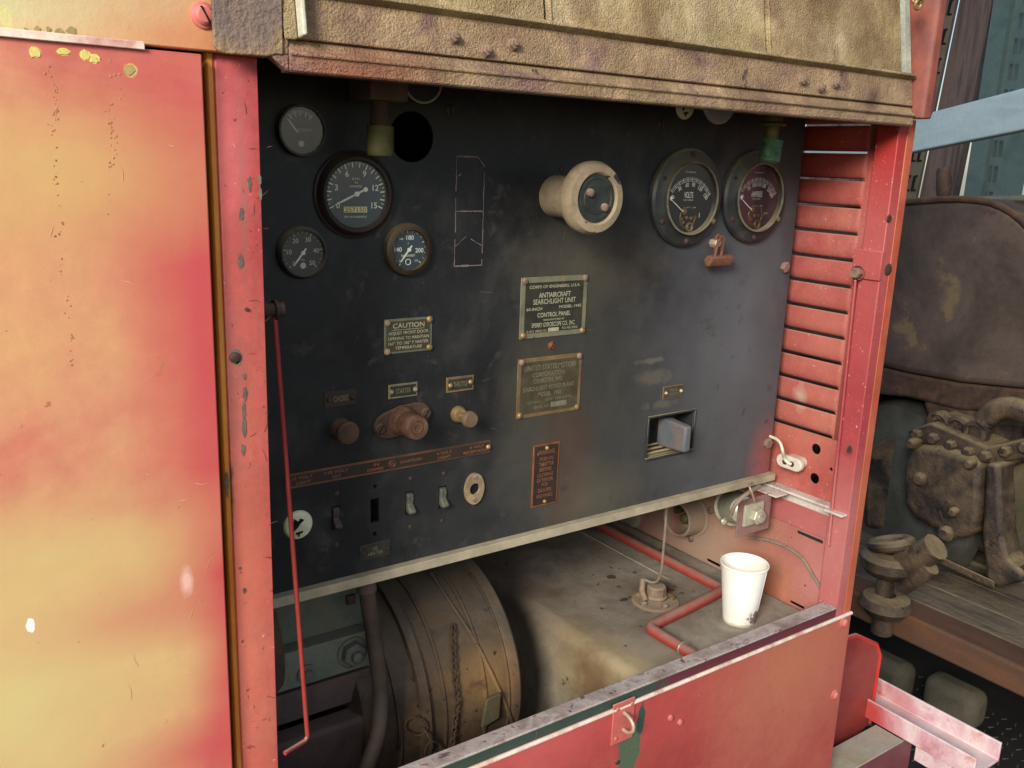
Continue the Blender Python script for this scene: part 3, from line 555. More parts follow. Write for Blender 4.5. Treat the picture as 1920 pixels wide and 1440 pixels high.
# ================================================================ CONTROL PANEL
P_ = 1.2
pan = thing('control_panel', 'black instrument panel with gauges, knobs, switches and nameplates inside the red cabinet', 'control panel', (1.0, P_, -.64))
def px2(px, py, y=P_): q = U(px, py, 'y', y); return q.x, q.z
hx, hz = .663, .028
swx = [(630, 970), (703, 957), (768, 943), (830, 932)]
holes = [circ(hx, hz, .0357, 40)]
sq = [px2(*p) for p in swx]
for (x, z) in sq: holes.append([(x-.0075, z-.0195), (x+.0075, z-.0195), (x+.0075, z+.0195), (x-.0075, z+.0195)])
x, z = px2(703, 912); holes.append(circ(x, z, .0035, 12)); x, z = px2(703, 1001); holes.append(circ(x, z, .0035, 12))
a, b = px2(1208, 860), px2(1304, 766)
lx0, lx1, lz0, lz1 = a[0], b[0], (px2(1208, 860)[1]+px2(1304, 845)[1])/2, (px2(1212, 782)[1]+px2(1303, 766)[1])/2
holes.append([(lx0+.004, lz0+.004), (lx1-.004, lz0+.004), (lx1-.004, lz1-.004), (lx0+.004, lz1-.004)])
plate([(.2, -.634), (1.545, -.634), (1.545, .3), (.2, .3)], holes, 'y', P_, .006, 'faceplate', M['panel'], pan)
m = MB(); m.prism([(P_-.014, -.6345), (P_+.02, -.6345), (P_+.02, -.6375), (P_-.011, -.6375), (P_-.011, -.650), (P_-.014, -.650)], 'x', .2, 1.5525); m.build('bottom_lip', M['lip'], pan, bevel=.0008)
def dome(name, px, py, r, mt, y=P_, h=.005, hexa=False, slot=None, parent=None, depth=.004):
    x, z = px2(px, py, y) if px > 2 else (px, py)
    m = MB()
    if hexa: m.lathe([(r, 0), (r, h*.8), (r*.8, h), (0, h)], (x, y, z), (0, -1, 0), 6, .2)
    else: m.lathe([(r, 0), (r*.96, h*.45), (r*.6, h*.9), (0, h)], (x, y, z), (0, -1, 0), 24)
    o = m.build(name, mt, parent or pan)
    if slot is not None:
        ca, sa = math.cos(slot), math.sin(slot); w = r*.85; t = r*.12
        m = MB(); pts = [(x+ca*s1*w-sa*s2*t, z+sa*s1*w+ca*s2*t) for s1, s2 in ((-1, -1), (1, -1), (1, 1), (-1, 1))]
        m.prism(pts, 'y', y-h*1.03, y-h*.6); m.build('slot', M['hole'], o)
    return o
dome('hex_bolt', 1470, 501, .0115, M['screw'], h=.008, hexa=True); dome('hex_bolt', 1438, 831, .0115, M['screw'], h=.008, hexa=True)
dome('screw', 1034, 648, .0075, M['copper'], h=.003, slot=1.0); dome('screw', 1238, 233, .0085, M['darkscrew'], h=.003, slot=1.5); dome('screw', 843, 205, .0075, M['darkscrew'], h=.003, slot=1.7)
dome('screw', 1053, 318, .0045, M['darkscrew'], h=.003)
for px, py in ((832, 888), (769, 988), (829, 976), (770, 897), (632, 925), (631, 1022)): dome('screw', px, py, .0038, M['darkscrew'], h=.002)
x, z = px2(700, 1000)
# ---- gauges
def ring(prof, x, z, y=P_): return lambda: None
def text_on(m, s, x, z, y, h, **k): m.text(s, x, z, y, h, **k)
def needle(x, z, y, ang, L_, tail, w=.0016, hub=.004):
    m = MB(); c_, s_ = math.cos(ang), math.sin(ang)
    def pt(a, b): return (x+c_*a-s_*b, z+s_*a+c_*b)
    m.prism([pt(-tail, -w), pt(L_*.6, -w*1.1), pt(L_, -w*.3), pt(L_, w*.3), pt(L_*.6, w*1.1), pt(-tail, w)], 'y', y-.0012, y-.0004)
    m.cyl((x, y-.0003, z), (0, -1, 0), hub, .002, 20)
    if tail > .008: m.cyl((x-c_*tail, y-.0003, z-s_*tail), (0, -1, 0), hub*.9, .0016, 20)
    return m
def ticks(m, x, z, y, r0, r1, a0, a1, n, major, w=.0006, wm=.0011, rs=None):
    for i in range(n+1):
        a = math.radians(a0+(a1-a0)*i/n); mj = i % major == 0; ri = r0 if mj else (rs or (r0*.5+r1*.5)); ww = (wm if mj else w)
        c_, s_ = math.cos(a), math.sin(a)
        pts = [(x+c_*ri-s_*ww, z+s_*ri+c_*ww), (x+c_*ri+s_*ww, z+s_*ri-c_*ww), (x+c_*r1+s_*ww, z+s_*r1-c_*ww), (x+c_*r1-s_*ww, z+s_*r1+c_*ww)]
        m.b.faces.new([m.b.verts.new(W((p[0], y, p[1]))) for p in pts])
def nums(m, x, z, y, R, lst, h, wk=None, bold=0):
    for s, a in lst: m.text(s, x+R*math.cos(math.radians(a)), z+R*math.sin(math.radians(a)), y, h, bold=bold)
def small_gauge(name, label, x, z, rd, ro, bez, dial, mk, glass=GL):
    yb = P_-.012
    m = MB(); m.lathe([(ro, 0), (ro, .005), (ro-.0015, .010), (rd+.003, .0135), (rd+.0005, .0135), (rd, .010), (rd, .004)], (x, P_, z), (0, -1, 0), 64)
    g = m.build(name, bez, pan, label=label)
    m = MB(); m.cyl((x, P_-.002, z), (0, -1, 0), rd+.0002, .0045, 56); m.build('dial', dial, g)
    m = MB(); m.cyl((x, P_-.0098, z), (0, -1, 0), rd-.0002, .0008, 48); m.build('glass', glass, g)
    return g, P_-.0068
# vacuum gauge
x, z = .492, .029
g, yd = small_gauge('gauge', 'small dusty gauge at the upper left with a thin needle at the left stop', x, z, .0302, .034, M['bakelite'], M['dialgrey'], M['dimmark'], GLH)
m = MB(); ticks(m, x, z, yd, .019, .026, 52, 130, 8, 2); m.text('VACUUM', x+.003, z+.001, yd, .004); m.cyl((x, yd, z-.017), (0, -1, 0), .004, .0002, 16)
m.build('markings', M['midmark'], g); needle(x-.006, z-.002, yd, math.radians(128), .022, 0, .0009, .001).build('needle', M['mark'], g)
# tachometer
x, z = .571, -.054
m = MB(); m.lathe([(.0610, 0), (.0610, .004), (.0585, .0055), (.0575, .005), (.055, .012), (.0515, .0155), (.0475, .0155), (.0457, .011), (.0457, .003)], (x, P_, z), (0, -1, 0), 80)
g = m.build('tachometer', M['brownbezel'], pan, label='large round engine speed gauge reading zero in a brown bezel')
m = MB(); m.cyl((x, P_-.003, z), (0, -1, 0), .0459, .005, 64); m.build('dial', M['dial'], g); yd = P_-.0083
m = MB(); m.cyl((x, P_-.0122, z), (0, -1, 0), .0455, .0008, 56); m.build('glass', GL, g)
m = MB(); ticks(m, x, z, yd, .0375, .0445, 205, -25, 30, 2, .0004, .0008)
nums(m, x, z, yd, .0315, [('0', 208), ('3', 162), ('6', 116), ('9', 66), ('12', 18), ('15', -28)], .0085, bold=.01)
m.text('R.P.M.', x, z+.0215, yd, .0035); m.text('IN', x, z+.0165, yd, .003); m.text('HUNDREDS', x-.001, z+.0115, yd, .003, wid=.019); m.text('REV. IN HUNDREDS', x-.001, z-.0305, yd, .0028, wid=.034)
m.build('markings', M['mark'], g)
m = MB(); m.box(x-.0195, x+.016, yd-.0012, yd-.0002, z-.0245, z-.0165); od = m.build('odometer', M['odo'], g)
m = MB(); m.text('257150', x-.002, z-.0205, yd-.0015, .0062, wid=.032); o_ = m.build('digits', M['ink'], pan); o_.parent = g; o_.name = 'odometer_digits'
needle(x, z+.001, yd-.0005, math.radians(205), .037, .015, .0012, .0036).build('needle', M['mark'], g)
# oil gauge
x, z = .491, -.133
g, yd = small_gauge('gauge', 'small gauge at the lower left numbered 0 to 50', x, z, .0298, .0362, M['bakelite'], M['dialgrey'], M['midmark'])
m = MB(); ticks(m, x, z, yd, .0245, .0285, 225, -45, 20, 4, .0003, .0005)
nums(m, x, z, yd, .0195, [('0', 228), ('10', 176), ('20', 122), ('30', 66), ('40', 8), ('50', -46)], .0066); m.text('OIL', x, z-.0095, yd, .003); m.cyl((x, yd, z-.0175), (0, -1, 0), .0042, .0002, 16)
m.build('markings', M['midmark'], g); needle(x, z, yd, math.radians(232), .022, .0075, .0011, .0028).build('needle', M['mark'], g)
# temperature gauge
x, z = .656, -.133
g, yd = small_gauge('gauge', 'temperature gauge marked in Fahrenheit in a worn brass bezel', x, z, .0289, .0392, M['tanbezel'], M['dial'], M['mark'])
m = MB(); ticks(m, x, z, yd, .0245, .0280, 235, -45, 16, 4, .0003, .0005)
nums(m, x, z, yd, .0178, [('140', 178), ('180', 84), ('200', -4)], .0068, bold=.008); nums(m, x, z, yd, .0205, [('160', 128), ('212', -52), ('120', 232)], .0032)
m.text('F', x-.001, z+.009, yd, .003); m.text('FAHRENHEIT', x-.001, z-.0085, yd, .0035, wid=.023); m.torus((x-.001, yd, z-.018), (0, 1, 0), .0042, .0006, 16, 4)
m.build('markings', M['mark'], g); needle(x, z, yd, math.radians(232), .023, .0075, .0011, .0028).build('needle', M['mark'], g)
# volt and ampere meters
def meter(name, label, x, z, dial, mk, word, vals, extra_y):
    m = MB(); R = .0875
    m.lathe([(R, 0), (R, .008), (R-.004, .0125), (.070, .0145), (.0665, .0165), (.0655, .0205), (.0635, .022), (.0612, .0205), (.0605, .016), (.0605, .006)], (x, P_, z), (0, -1, 0), 96)
    g = m.build(name, M['bakelite'], pan, label=label)
    m = MB(); m.cyl((x, P_-.008, z), (0, -1, 0), .0607, .005, 64); m.build('dial', dial, g); yd = P_-.0133
    m = MB(); m.cyl((x, P_-.0185, z), (0, -1, 0), .0606, .001, 64); m.build('glass', GL, g)
    for a in (90, -30, 210): dome('screw', x+.0755*math.cos(math.radians(a)), z+.0755*math.sin(math.radians(a)), .0055, M['brassy'] if a != 90 else M['darkscrew'], y=P_-.014, h=.004, slot=.3, parent=g) if 0 else None
    for a, mt in ((90, M['darkscrew']), (-32, M['brassy']), (212, M['darkscrew']), (-90, M['darkscrew'])):
        xx, zz = x+.0765*math.cos(math.radians(a)), z+.0765*math.sin(math.radians(a))
        mm = MB(); mm.lathe([(.0058, .0), (.0055, .003), (.003, .005), (0, .0055)], (xx, P_-.012, zz), (0, -1, 0), 20); mm.build('screw', mt, g)
    for a in (28, 152):
        xx, zz = x+.0745*math.cos(math.radians(a)), z+.0745*math.sin(math.radians(a))
        mm = MB(); mm.lathe([(.0035, .0), (.003, .004), (0, .005)], (xx, P_-.012, zz), (0, -1, 0), 16); mm.build('screw', M['darkscrew'], g)
    m = MB(); m.torus((x, P_-.0222, z), (0, 1, 0), .0634, .0018, 72, 8); m.build('worn_rim', M['rimtan'], g)
    zc = z-.026; m = MB()
    ticks(m, x, zc, yd, .0560, .0640, 140, 34, 30, 3, .0003, .0006)
    n = 40
    for rr in (.0560, .0595):
        for i in range(n):
            a0, a1 = math.radians(142-110*i/n), math.radians(142-110*(i+1)/n)
            m.b.faces.new([m.b.verts.new(W((x+r_*math.cos(a_), yd, zc+r_*math.sin(a_)))) for r_, a_ in ((rr, a0), (rr+.0008, a0), (rr+.0008, a1), (rr, a1))])
    for s, a in vals: m.text(s, x+.0505*math.cos(math.radians(a)), zc+.0505*math.sin(math.radians(a)), yd, .0075, wid=.0034*len(s)+.0012, ang=math.radians(a-90)*.8, bold=.02)
    m.text(word, x-.003, z+.006, yd, .011, wid=.006*len(word)*.75, bold=.01); m.text('DIRECT CURRENT', x-.003, z-.003, yd, .0022, wid=.024)
    m.text('Westinghouse', x-.002, z+.046, yd, .0028, wid=.026); m.text('TYPE AX   500', x+.002, z-.016, yd, .002, wid=.03)
    m.text(extra_y, x+.028, z-.03, yd, .009 if len(extra_y) < 3 else .003)
    m.build('markings', mk, g)
    m = MB(); c_ = (x-.002, yd, z-.034)
    m.torus(c_, (0, 1, 0), .019, .0008, 32, 6); m.cyl((x-.014, yd, z-.022), (0, -1, 0), .006, .003, 20)
    for k, (dx, dz) in enumerate(((-.02, -.036), (-.006, -.034), (.005, -.035), (.016, -.034), (-.014, -.042))): m.cyl((x+dx, yd, z+dz), (0, -1, 0), .0028, .003, 14)
    m.torus((x+.004, yd-.001, z-.051), (0, 1, 0), .0068, .0022, 24, 8)
    m.build('movement', M['brassdark'], g)
    xn, zn = x-.018, z-.022
    needle(xn, zn, yd-.001, math.radians(146), .038, 0, .0007, .0015).build('needle', M['mark'], g)
    m = MB(); m.prism([(xn-.031-.004, zn+.022), (xn-.031, zn+.0265), (xn-.031+.0035, zn+.022), (xn-.031, zn+.0175)], 'y', yd-.0035, yd-.0028); o = m.build('needle', M['mark'], g)
    return g
meter('voltmeter', 'round black meter marked VOLTS', 1.225, -.055, M['dialblack'], M['mark'], 'VOLTS', [('0', 146), ('30', 122), ('60', 100), ('90', 82), ('120', 60), ('150', 36)], 'I')
meter('ammeter', 'round brownish meter marked AMPERES beside the voltmeter', 1.408, -.052, M['dialred'], M['midmark'], 'AMPERES', [('0', 146), ('50', 122), ('100', 104), ('150', 88), ('200', 72), ('250', 52), ('300', 38)], '50 MV')
# partly hidden gauges right under the hood rail
x, z = px2(789, 150); m = MB(); m.torus((x, P_-.006, z), (0, 1, 0), .031, .002, 40, 8); g = m.build('gauge', M['silver'], pan, label='chrome rimmed gauge mostly hidden behind the hood rail')
m = MB(); m.cyl((x, P_-.001, z), (0, -1, 0), .030, .004, 40); m.build('dial', M['dialgrey'], g)
x, z = px2(1348, 186); m = MB(); m.lathe([(0, .006), (.04, .006), (.044, .003), (.044, 0)], (x, P_, z), (0, -1, 0), 48); m.build('cover_disc', M['frost'], pan, label='pale grey disc half hidden behind the hood rail')
def receptacle(name, x, z, r, mt, label=None, y=P_):
    m = MB(); m.lathe([(0, .004), (r*.8, .004), (r*.92, .003), (r, 0)], (x, y, z), (0, -1, 0), 40); o = m.build(name, mt, pan, label=label)
    m = MB()
    m.prism([(x-.35*r, z+.55*r), (x-.05*r, z+.3*r), (x+.1*r, z+.5*r), (x+.35*r, z+.35*r), (x+.05*r, z+.12*r), (x-.1*r, z-.1*r), (x-.4*r, z-.35*r), (x-.45*r, z-.1*r)], 'y', y-.0052, y-.0042)
    m.prism([(x-.25*r, z-.45*r), (x+.25*r, z-.4*r), (x+.2*r, z-.55*r), (x+.04*r, z-.55*r), (x+.0*r, z-.75*r), (x-.1*r, z-.75*r), (x-.08*r, z-.58*r), (x-.25*r, z-.6*r)], 'y', y-.0052, y-.0042)
    m.build('socket_slots', M['hole'], o); return o
x, z = px2(559, 984); receptacle('outlet', x, z, .0225, M['ceramic'], 'round cream ceramic outlet at the lower left of the panel')
x, z = px2(1284, 200); receptacle('outlet', x, z, .022, M['ceramic'], 'cream ceramic outlet half hidden by the hood rail')
# ---- big mooring wheel knob
x, z = .930, -.054
m = MB(); m.lathe([(.0335, -.003), (.0335, .098), (0, .098)], (x, P_, z), (0, -1, 0), 48); kb = m.build('wheel_knob', M['knobtan'], pan, label='tan dusty hand wheel sticking out of the panel')
kx, kz = x-.008, z+.002
m = MB(); m.lathe([(.03, .088), (.052, .088), (.056, .094), (.056, .106), (.051, .115), (.040, .1165), (.037, .113), (.037, .106), (0, .106)], (kx, P_, kz), (0, -1, 0), 64); m.build('rim', M['knobtan'], kb)
m = MB(); m.lathe([(.0368, .1062), (.0368, .112), (.030, .113), (.029, .1115), (.024, .1115), (.023, .1125), (.016, .1125), (0, .111)], (kx, P_, kz), (0, -1, 0), 56); fc = m.build('face', M['knobgreen'], kb)
for dx, dz in ((-.014, .009), (.016, -.013)):
    m = MB(); m.lathe([(.0065, .112), (.006, .117), (.003, .119), (0, .119)], (kx+dx, P_, kz+dz), (0, -1, 0), 20); m.build('screw', M['screw'], fc)
# ---- pull knobs
def pull(px, py, px_, py_, rb, rk, label, mtb, mtk, ex=.035):
    x, z = px2(px, py); m = MB(); m.lathe([(rb, 0), (rb, .006), (rb*.8, .011), (rb*.35, .012), (rb*.3, ex), (0, ex)], (x, P_, z), (0, -1, 0), 32); o = m.build('pull_knob', mtb, pan, label=label)
    m = MB(); m.lathe([(0, ex-.003), (rk*.5, ex-.003), (rk, ex+.003), (rk, ex+.009), (rk*.85, ex+.012), (0, ex+.012)], (x, P_, z), (0, -1, 0), 36); k = m.build('knob', mtk, o); return x, z, k
pull(637, 803, 0, 0, .016, .0175, 'dark rusty pull knob at the left of the row', M['rust'], M['rust'], .022)
x, z, k = pull(858, 776, 0, 0, .0135, .0135, 'small tan pull knob on a brass ferrule', M['brassy'], mat('pinkish_tan_knob', ['5c4a36', '6e5a42'], 40, .6, bump=.2), .030)
x, z = px2(752, 787)
m = MB(); pts = []
for a in range(0, 360, 10):
    t = math.radians(a); r_ = .024+.026*abs(math.cos(t))**4; pts.append((x+r_*math.cos(t+.18), z+r_*math.sin(t+.18)*1.0))
m.prism(pts, 'y', P_-.007, P_-.0002); sb = m.build('starter_button', M['rust'], pan, bevel=.001, label='big rusty starter button on a two-eared base')
m = MB(); m.lathe([(.024, .006), (.021, .018), (.0195, .02), (.0195, .05), (.0175, .053), (.0115, .0535), (.011, .052), (.0095, .052), (.009, .0535), (.0055, .0535), (.005, .052), (0, .052)], (x, P_, z), (0, -1, 0), 48); m.build('button', mat('rust_brown_button', ['452f24', '583e2e', '68503c'], 40, .55, bump=.25, grain=.12), sb)
for s_ in (-1, 1):
    xx, zz = x+s_*.040*math.cos(.18), z+s_*.040*math.sin(.18)
    m = MB(); m.lathe([(.009, .007), (.009, .009), (.007, .0105), (0, .0105)], (xx, P_, zz), (0, -1, 0), 24); q_ = m.build('screw', M['rust'], sb)
    m = MB(); m.prism([(xx-.0045, zz-.006), (xx-.0035, zz-.0068), (xx+.005, zz+.006), (xx+.004, zz+.0068)], 'y', P_-.0112, P_-.0106); m.build('screw_slot', M['hole'], sb)
# ---- toggle switches
for i, (x, z) in enumerate(sq):
    if i == 1: continue
    mt = M['switchdark'] if i == 0 else M['switch']
    m = MB(); m.box(x-.0072, x+.0072, P_+.002, P_+.01, z-.019, z+.019); o = m.build('toggle_switch', M['hole'], pan, label='toggle switch in a slot of the lower row')
    m = MB(); m.prism([(P_+.003, z+.017), (P_-.003, z+.016), (P_-.005, z+.008), (P_-.003, z-.001), (P_-.013, z-.010), (P_-.012, z-.015), (P_-.004, z-.016), (P_+.003, z-.012)], 'x', x-.0058, x+.0058); m.build('toggle', mt, o, bevel=.0015)
# ---- tan socket on the right end of the lower row
x, z = px2(887, 915)
hl = circ(x, z, .010, 28)
pts = []
for a in range(0, 360, 8):
    t = math.radians(a); r_ = .0185+.0085*abs(math.sin(t))**3; pts.append((x+r_*math.cos(t), z+r_*math.sin(t)))
so = plate(pts, [hl], 'y', P_-.0062, .006, 'round_socket', M['tan'], pan, label='tan oval socket with a round opening')
m = MB(); m.cyl((x, P_-.0004, z), (0, -1, 0), .0102, .001, 24); m.build('cavity', M['hole'], so)
for s_ in (-1, 1): m = MB(); m.lathe([(.004, .0062), (.0035, .008), (0, .0083)], (x, P_, z+s_*.0195), (0, -1, 0), 16); m.build('screw', M['screw'], so)
# ---- knife switch in recess
m = MB(); y1 = P_+.045
m.box(lx0-.002, lx1+.002, y1, y1+.004, lz0-.002, lz1+.002)
m.hexa([(lx0+.004, P_, lz0+.004), (lx0+.004, P_, lz0+.001), (lx1-.004, P_, lz0+.001), (lx1-.004, P_, lz0+.004)], [(lx0+.004, y1, lz0+.006), (lx0+.004, y1, lz0+.001), (lx1-.004, y1, lz0+.001), (lx1-.004, y1, lz0+.006)])
m.box(lx0+.001, lx0+.0045, P_+.001, y1, lz0, lz1); m.box(lx1-.0045, lx1-.001, P_+.001, y1, lz0, lz1); m.box(lx0, lx1, P_+.001, y1, lz1-.0045, lz1-.001)
rs = m.build('switch_recess', M['bakelite'], pan, label='square recess of the main switch with a worn blue grey handle')
m = MB()
for (a0, a1, b0, b1) in ((lx0, lx1, lz0-.002, lz0+.004), (lx0, lx1, lz1-.004, lz1+.001), (lx0, lx0+.004, lz0+.0042, lz1-.0042), (lx1-.004, lx1, lz0+.0042, lz1-.0042)): m.box(a0, a1, P_-.004, P_-.0002, b0, b1)
m.build('frame', M['bakelite'], rs, bevel=.001)
for i in range(3):
    m = MB(); m.tube([(lx0+.008, P_+.01+.01*i, lz0+.007+.004*i), ((lx0+lx1)/2, P_+.006+.01*i, lz0+.010+.004*i), (lx1-.008, P_+.01+.01*i, lz0+.007+.004*i)], .0022, 8, 1); m.build('contact_ridge', M['tan'], rs)
hxx = (lx0+lx1)/2+.004; zc = (lz0+lz1)/2
m = MB(); m.hexa([(hxx-.012, P_+.03, zc-.030), (hxx+.012, P_+.03, zc-.030), (hxx+.012, P_+.03, zc+.030), (hxx-.012, P_+.03, zc+.030)],
                 [(hxx-.009, P_-.044, zc-.026), (hxx+.009, P_-.044, zc-.026), (hxx+.009, P_-.044, zc+.026), (hxx-.009, P_-.044, zc+.026)])
m.build('handle', M['lever'], rs, bevel=.004, seg=3)
# ---- scratched outline where a plate was
xa, za = px2(856, 293); xb, zb = px2(903, 497)
zt_, zb_ = px2(856, 293)[1], px2(903, 497)[1]; zm = (px2(880, 396)[1])
m = MB()
def line(p, q, w=.0008): 
    d_ = Vector((q[0]-p[0], q[1]-p[1])); n_ = Vector((-d_.y, d_.x)).normalized()*w
    m.b.faces.new([m.b.verts.new(W((a_[0]+n_.x*s_, P_-.0006, a_[1]+n_.y*s_))) for a_, s_ in ((p, -1), (q, -1), (q, 1), (p, 1))])
def rough(p, q, w=.0008, n=7, keep=.8):
    for i in range(n):
        if random.random() < keep:
            a_ = (p[0]+(q[0]-p[0])*i/n+random.uniform(-.0006, .0006), p[1]+(q[1]-p[1])*i/n); b_ = (p[0]+(q[0]-p[0])*(i+1)/n+random.uniform(-.0006, .0006), p[1]+(q[1]-p[1])*(i+1)/n); line(a_, b_, w*random.uniform(.5, 1.2))
rough((xa, zt_), (xb-.012, zt_), .0018, 3, 1); rough((xb-.012, zt_), (xb, zt_-.014), .0012, 2, 1); rough((xb, zt_-.014), (xb, zb_), .0008, 16, .85); rough((xa, zt_), (xa, zb_), .0008, 16, .75)
rough((xa, zb_), (xb, zb_), .0014, 4, 1); rough((xa, zm), (xb, zm), .001, 5, 1); rough((xa, zb_+.03), (xa+.02, zb_+.045), .0006, 3, 1); rough((xa+.02, zb_+.045), (xb, zb_+.03), .0006, 4, .8)
rough((xa, zt_-.03), (xa+.008, zt_-.026), .001, 2, 1)
m.build('plate_outline', mat('grey_brown_scratches', ['6a5a54', '7c6a62'], 60, .7, bump=0), pan, label='flaked rectangular outline left by a missing plate')
# ---- fine scratches on the faceplate
m = MB(); rs_ = random.Random(21)
for i in range(46):
    px_, py_ = rs_.uniform(880, 1440), rs_.uniform(430, 900); x_, z_ = px2(px_, py_)
    if z_ < -.62: continue
    a_ = rs_.choice([rs_.uniform(-.5, .5), rs_.uniform(1.2, 1.9)]); l_ = rs_.uniform(.004, .03); w__ = rs_.uniform(.00012, .0003)
    dx, dz = math.cos(a_)*l_, math.sin(a_)*l_; nx, nz = -math.sin(a_)*w__, math.cos(a_)*w__
    m.b.faces.new([m.b.verts.new(W((x_+p, P_-.0005, z_+q_))) for p, q_ in ((-nx, -nz), (dx*.5-nx*1.5, dz*.5-nz), (dx, dz), (dx*.5+nx, dz*.5+nz*1.5), (nx, nz))])
o = m.build('fine_scratches', mat('pale_scratch', ['5c5c58', '6a6862'], 60, .6, bump=0), pan); o['kind'] = 'stuff'
# ---- nameplates
def nameplate(name, tl, br, lines, plate_m, field_m, let_m, bw=.005, scr=None, label=None, ears=False, ybase=P_):
    (x0, z1), (x1, z0) = tl, br; w, h = x1-x0, z1-z0
    m = MB(); m.box(x0, x1, ybase-.0016, ybase-.0001, z0, z1); o = m.build(name, plate_m, pan, bevel=.0005, label=label)
    if field_m:
        m = MB(); m.box(x0+bw, x1-bw, ybase-.0021, ybase-.0017, z0+bw, z1-bw); m.build('field', field_m, o)
    m = MB()
    for (t, fx, fz, th, tw) in lines:
        if t.startswith('#'): m.box(x0+w*(fx-tw/2), x0+w*(fx+tw/2), ybase-.0026, ybase-.0022, z1-h*fz-h*th/2, z1-h*fz+h*th/2)
        else: m.text(t, x0+w*fx, z1-h*fz, ybase-.0025, h*th, wid=w*tw, bold=.012)
    m.build('lettering', let_m, o)
    for (fx, fz, r, mt) in (scr or []):
        m = MB(); m.lathe([(r, .0015), (r*.95, .004), (r*.5, .006), (0, .0062)], (x0+w*fx, ybase, z1-h*fz), (0, -1, 0), 18); m.build('screw', mt, o)
    return o
def corners(tl, tr, br, bl):
    q = [px2(*p) for p in (tl, tr, br, bl)]
    return ((q[0][0]+q[3][0])/2, (q[0][1]+q[1][1])/2), ((q[1][0]+q[2][0])/2, (q[2][1]+q[3][1])/2)
A, B = corners((977, 521), (1101, 514), (1096, 624), (972, 637))
sc4 = [(.05, .06, .0055, M['screw']), (.95, .06, .0055, M['screw']), (.05, .94, .0055, M['brassy']), (.95, .94, .0055, M['brassy'])]
nameplate('nameplate', A, B, [('CORPS OF ENGINEERS, U.S.A.', .5, .165, .05, .76), ('ANTIAIRCRAFT', .5, .30, .085, .48), ('SEARCHLIGHT UNIT', .5, .405, .085, .64), ('60-INCH', .2, .52, .05, .23), ('MODEL-1945', .74, .51, .05, .34),
    ('CONTROL PANEL', .5, .625, .075, .5), ('MANUFACTURED BY', .5, .71, .03, .32), ('SPERRY GYROSCOPE CO., INC.', .5, .795, .075, .66), ('C OF E  SERIAL NO.', .25, .885, .035, .3), ('#', .5, .88, .06, .16), ('P.O. NO. 51612', .75, .87, .04, .24)],
    M['plateg'], M['platefield'], M['platelet'], .009, sc4, 'grey metal nameplate headed CORPS OF ENGINEERS')
A, B = corners((971, 673), (1091, 661), (1085, 768), (966, 786))
nameplate('nameplate', A, B, [('UNITED STATES MOTORS', .5, .17, .09, .8), ('CORPORATION', .47, .29, .08, .5), ('OSHKOSH, WIS.', .47, .40, .08, .46), ('SEARCHLIGHT POWER PLANT', .48, .52, .075, .8), ('MODEL  1942', .5, .63, .075, .36),
    ('16.7 KW', .25, .75, .045, .2), ('125 V  1200 R.P.M.', .64, .73, .045, .42), ('SERIAL NO.', .38, .84, .05, .25), ('#', .65, .83, .085, .25)], M['platebrown'], M['platefield2'], M['letdim'], .007, sc4, 'brown tarnished nameplate of the searchlight power plant')
A, B = corners((720, 600), (810, 592), (808, 657), (719, 664))
nameplate('nameplate', A, B, [('CAUTION', .5, .2, .14, .66), ('#', .5, .315, .012, .66), ('ADJUST FRONT DOOR', .5, .42, .09, .84), ('OPENING TO MAINTAIN', .5, .56, .09, .86), ('160° TO 180° F WATER', .5, .70, .09, .84), ('TEMPERATURE', .5, .84, .09, .56)],
    mat('green_grey_plate', ['5c604e', '6c6f5a'], 40, .6, bump=.15, grain=.12), M['platefield2'], M['platelet'], .0035, [(.06, .1, .005, M['tan']), (.94, .08, .0055, M['brassy']), (.06, .92, .005, M['tan']), (.94, .9, .0055, M['brassy'])], 'small plate headed CAUTION')
A, B = corners((999, 834), (1048, 828), (1044, 943), (995, 951))
nameplate('nameplate', A, B, [('WARNING', .5, .13, .075, .6), ('PUSH IN', .5, .235, .06, .5), ('THROTTLE', .5, .32, .06, .55), ('BEFORE', .48, .405, .06, .45), ('CLOSING', .48, .49, .06, .6), ('EXTERIOR', .48, .575, .06, .6), ('FOR', .48, .65, .055, .24), ('DOORS', .48, .74, .06, .5), ('AND PANELS', .48, .83, .06, .62)],
    M['copper'], M['copperfield'], M['copperlet'], .0035, [(.5, .07, .004, M['brassy']), (.5, .93, .004, M['brassy'])], 'upright copper plate headed WARNING')
A, B = corners((607, 735), (668, 727), (668, 757), (608, 766))
nameplate('nameplate', A, B, [('CHOKE', .5, .5, .36, .45)], mat('dark_brown_plate', ['2e231c', '3a2d22'], 30, .6, bump=.1), None, M['letdim'], .004, [(.14, .5, .0038, M['darkscrew']), (.86, .5, .0038, M['darkscrew'])], 'dark brown plate over the left pull knob')
A, B = corners((727, 722), (782, 715), (782, 741), (728, 749))
nameplate('nameplate', A, B, [('STARTER', .5, .5, .36, .52)], M['plateg'], M['platefield'], M['letdim'], .003, [(.09, .5, .004, M['tan']), (.91, .5, .004, M['tan'])], 'green edged plate reading STARTER')
A, B = corners((836, 708), (888, 702), (887, 730), (836, 737))
nameplate('nameplate', A, B, [('THROTTLE', .5, .5, .32, .5)], M['platebrown'], M['platefield'], M['letdim'], .0035, [(.13, .52, .004, M['brassy']), (.86, .45, .0042, M['brassy'])], 'brown edged plate reading THROTTLE')
A, B = corners((674, 1023), (731, 1011), (730, 1040), (675, 1051))
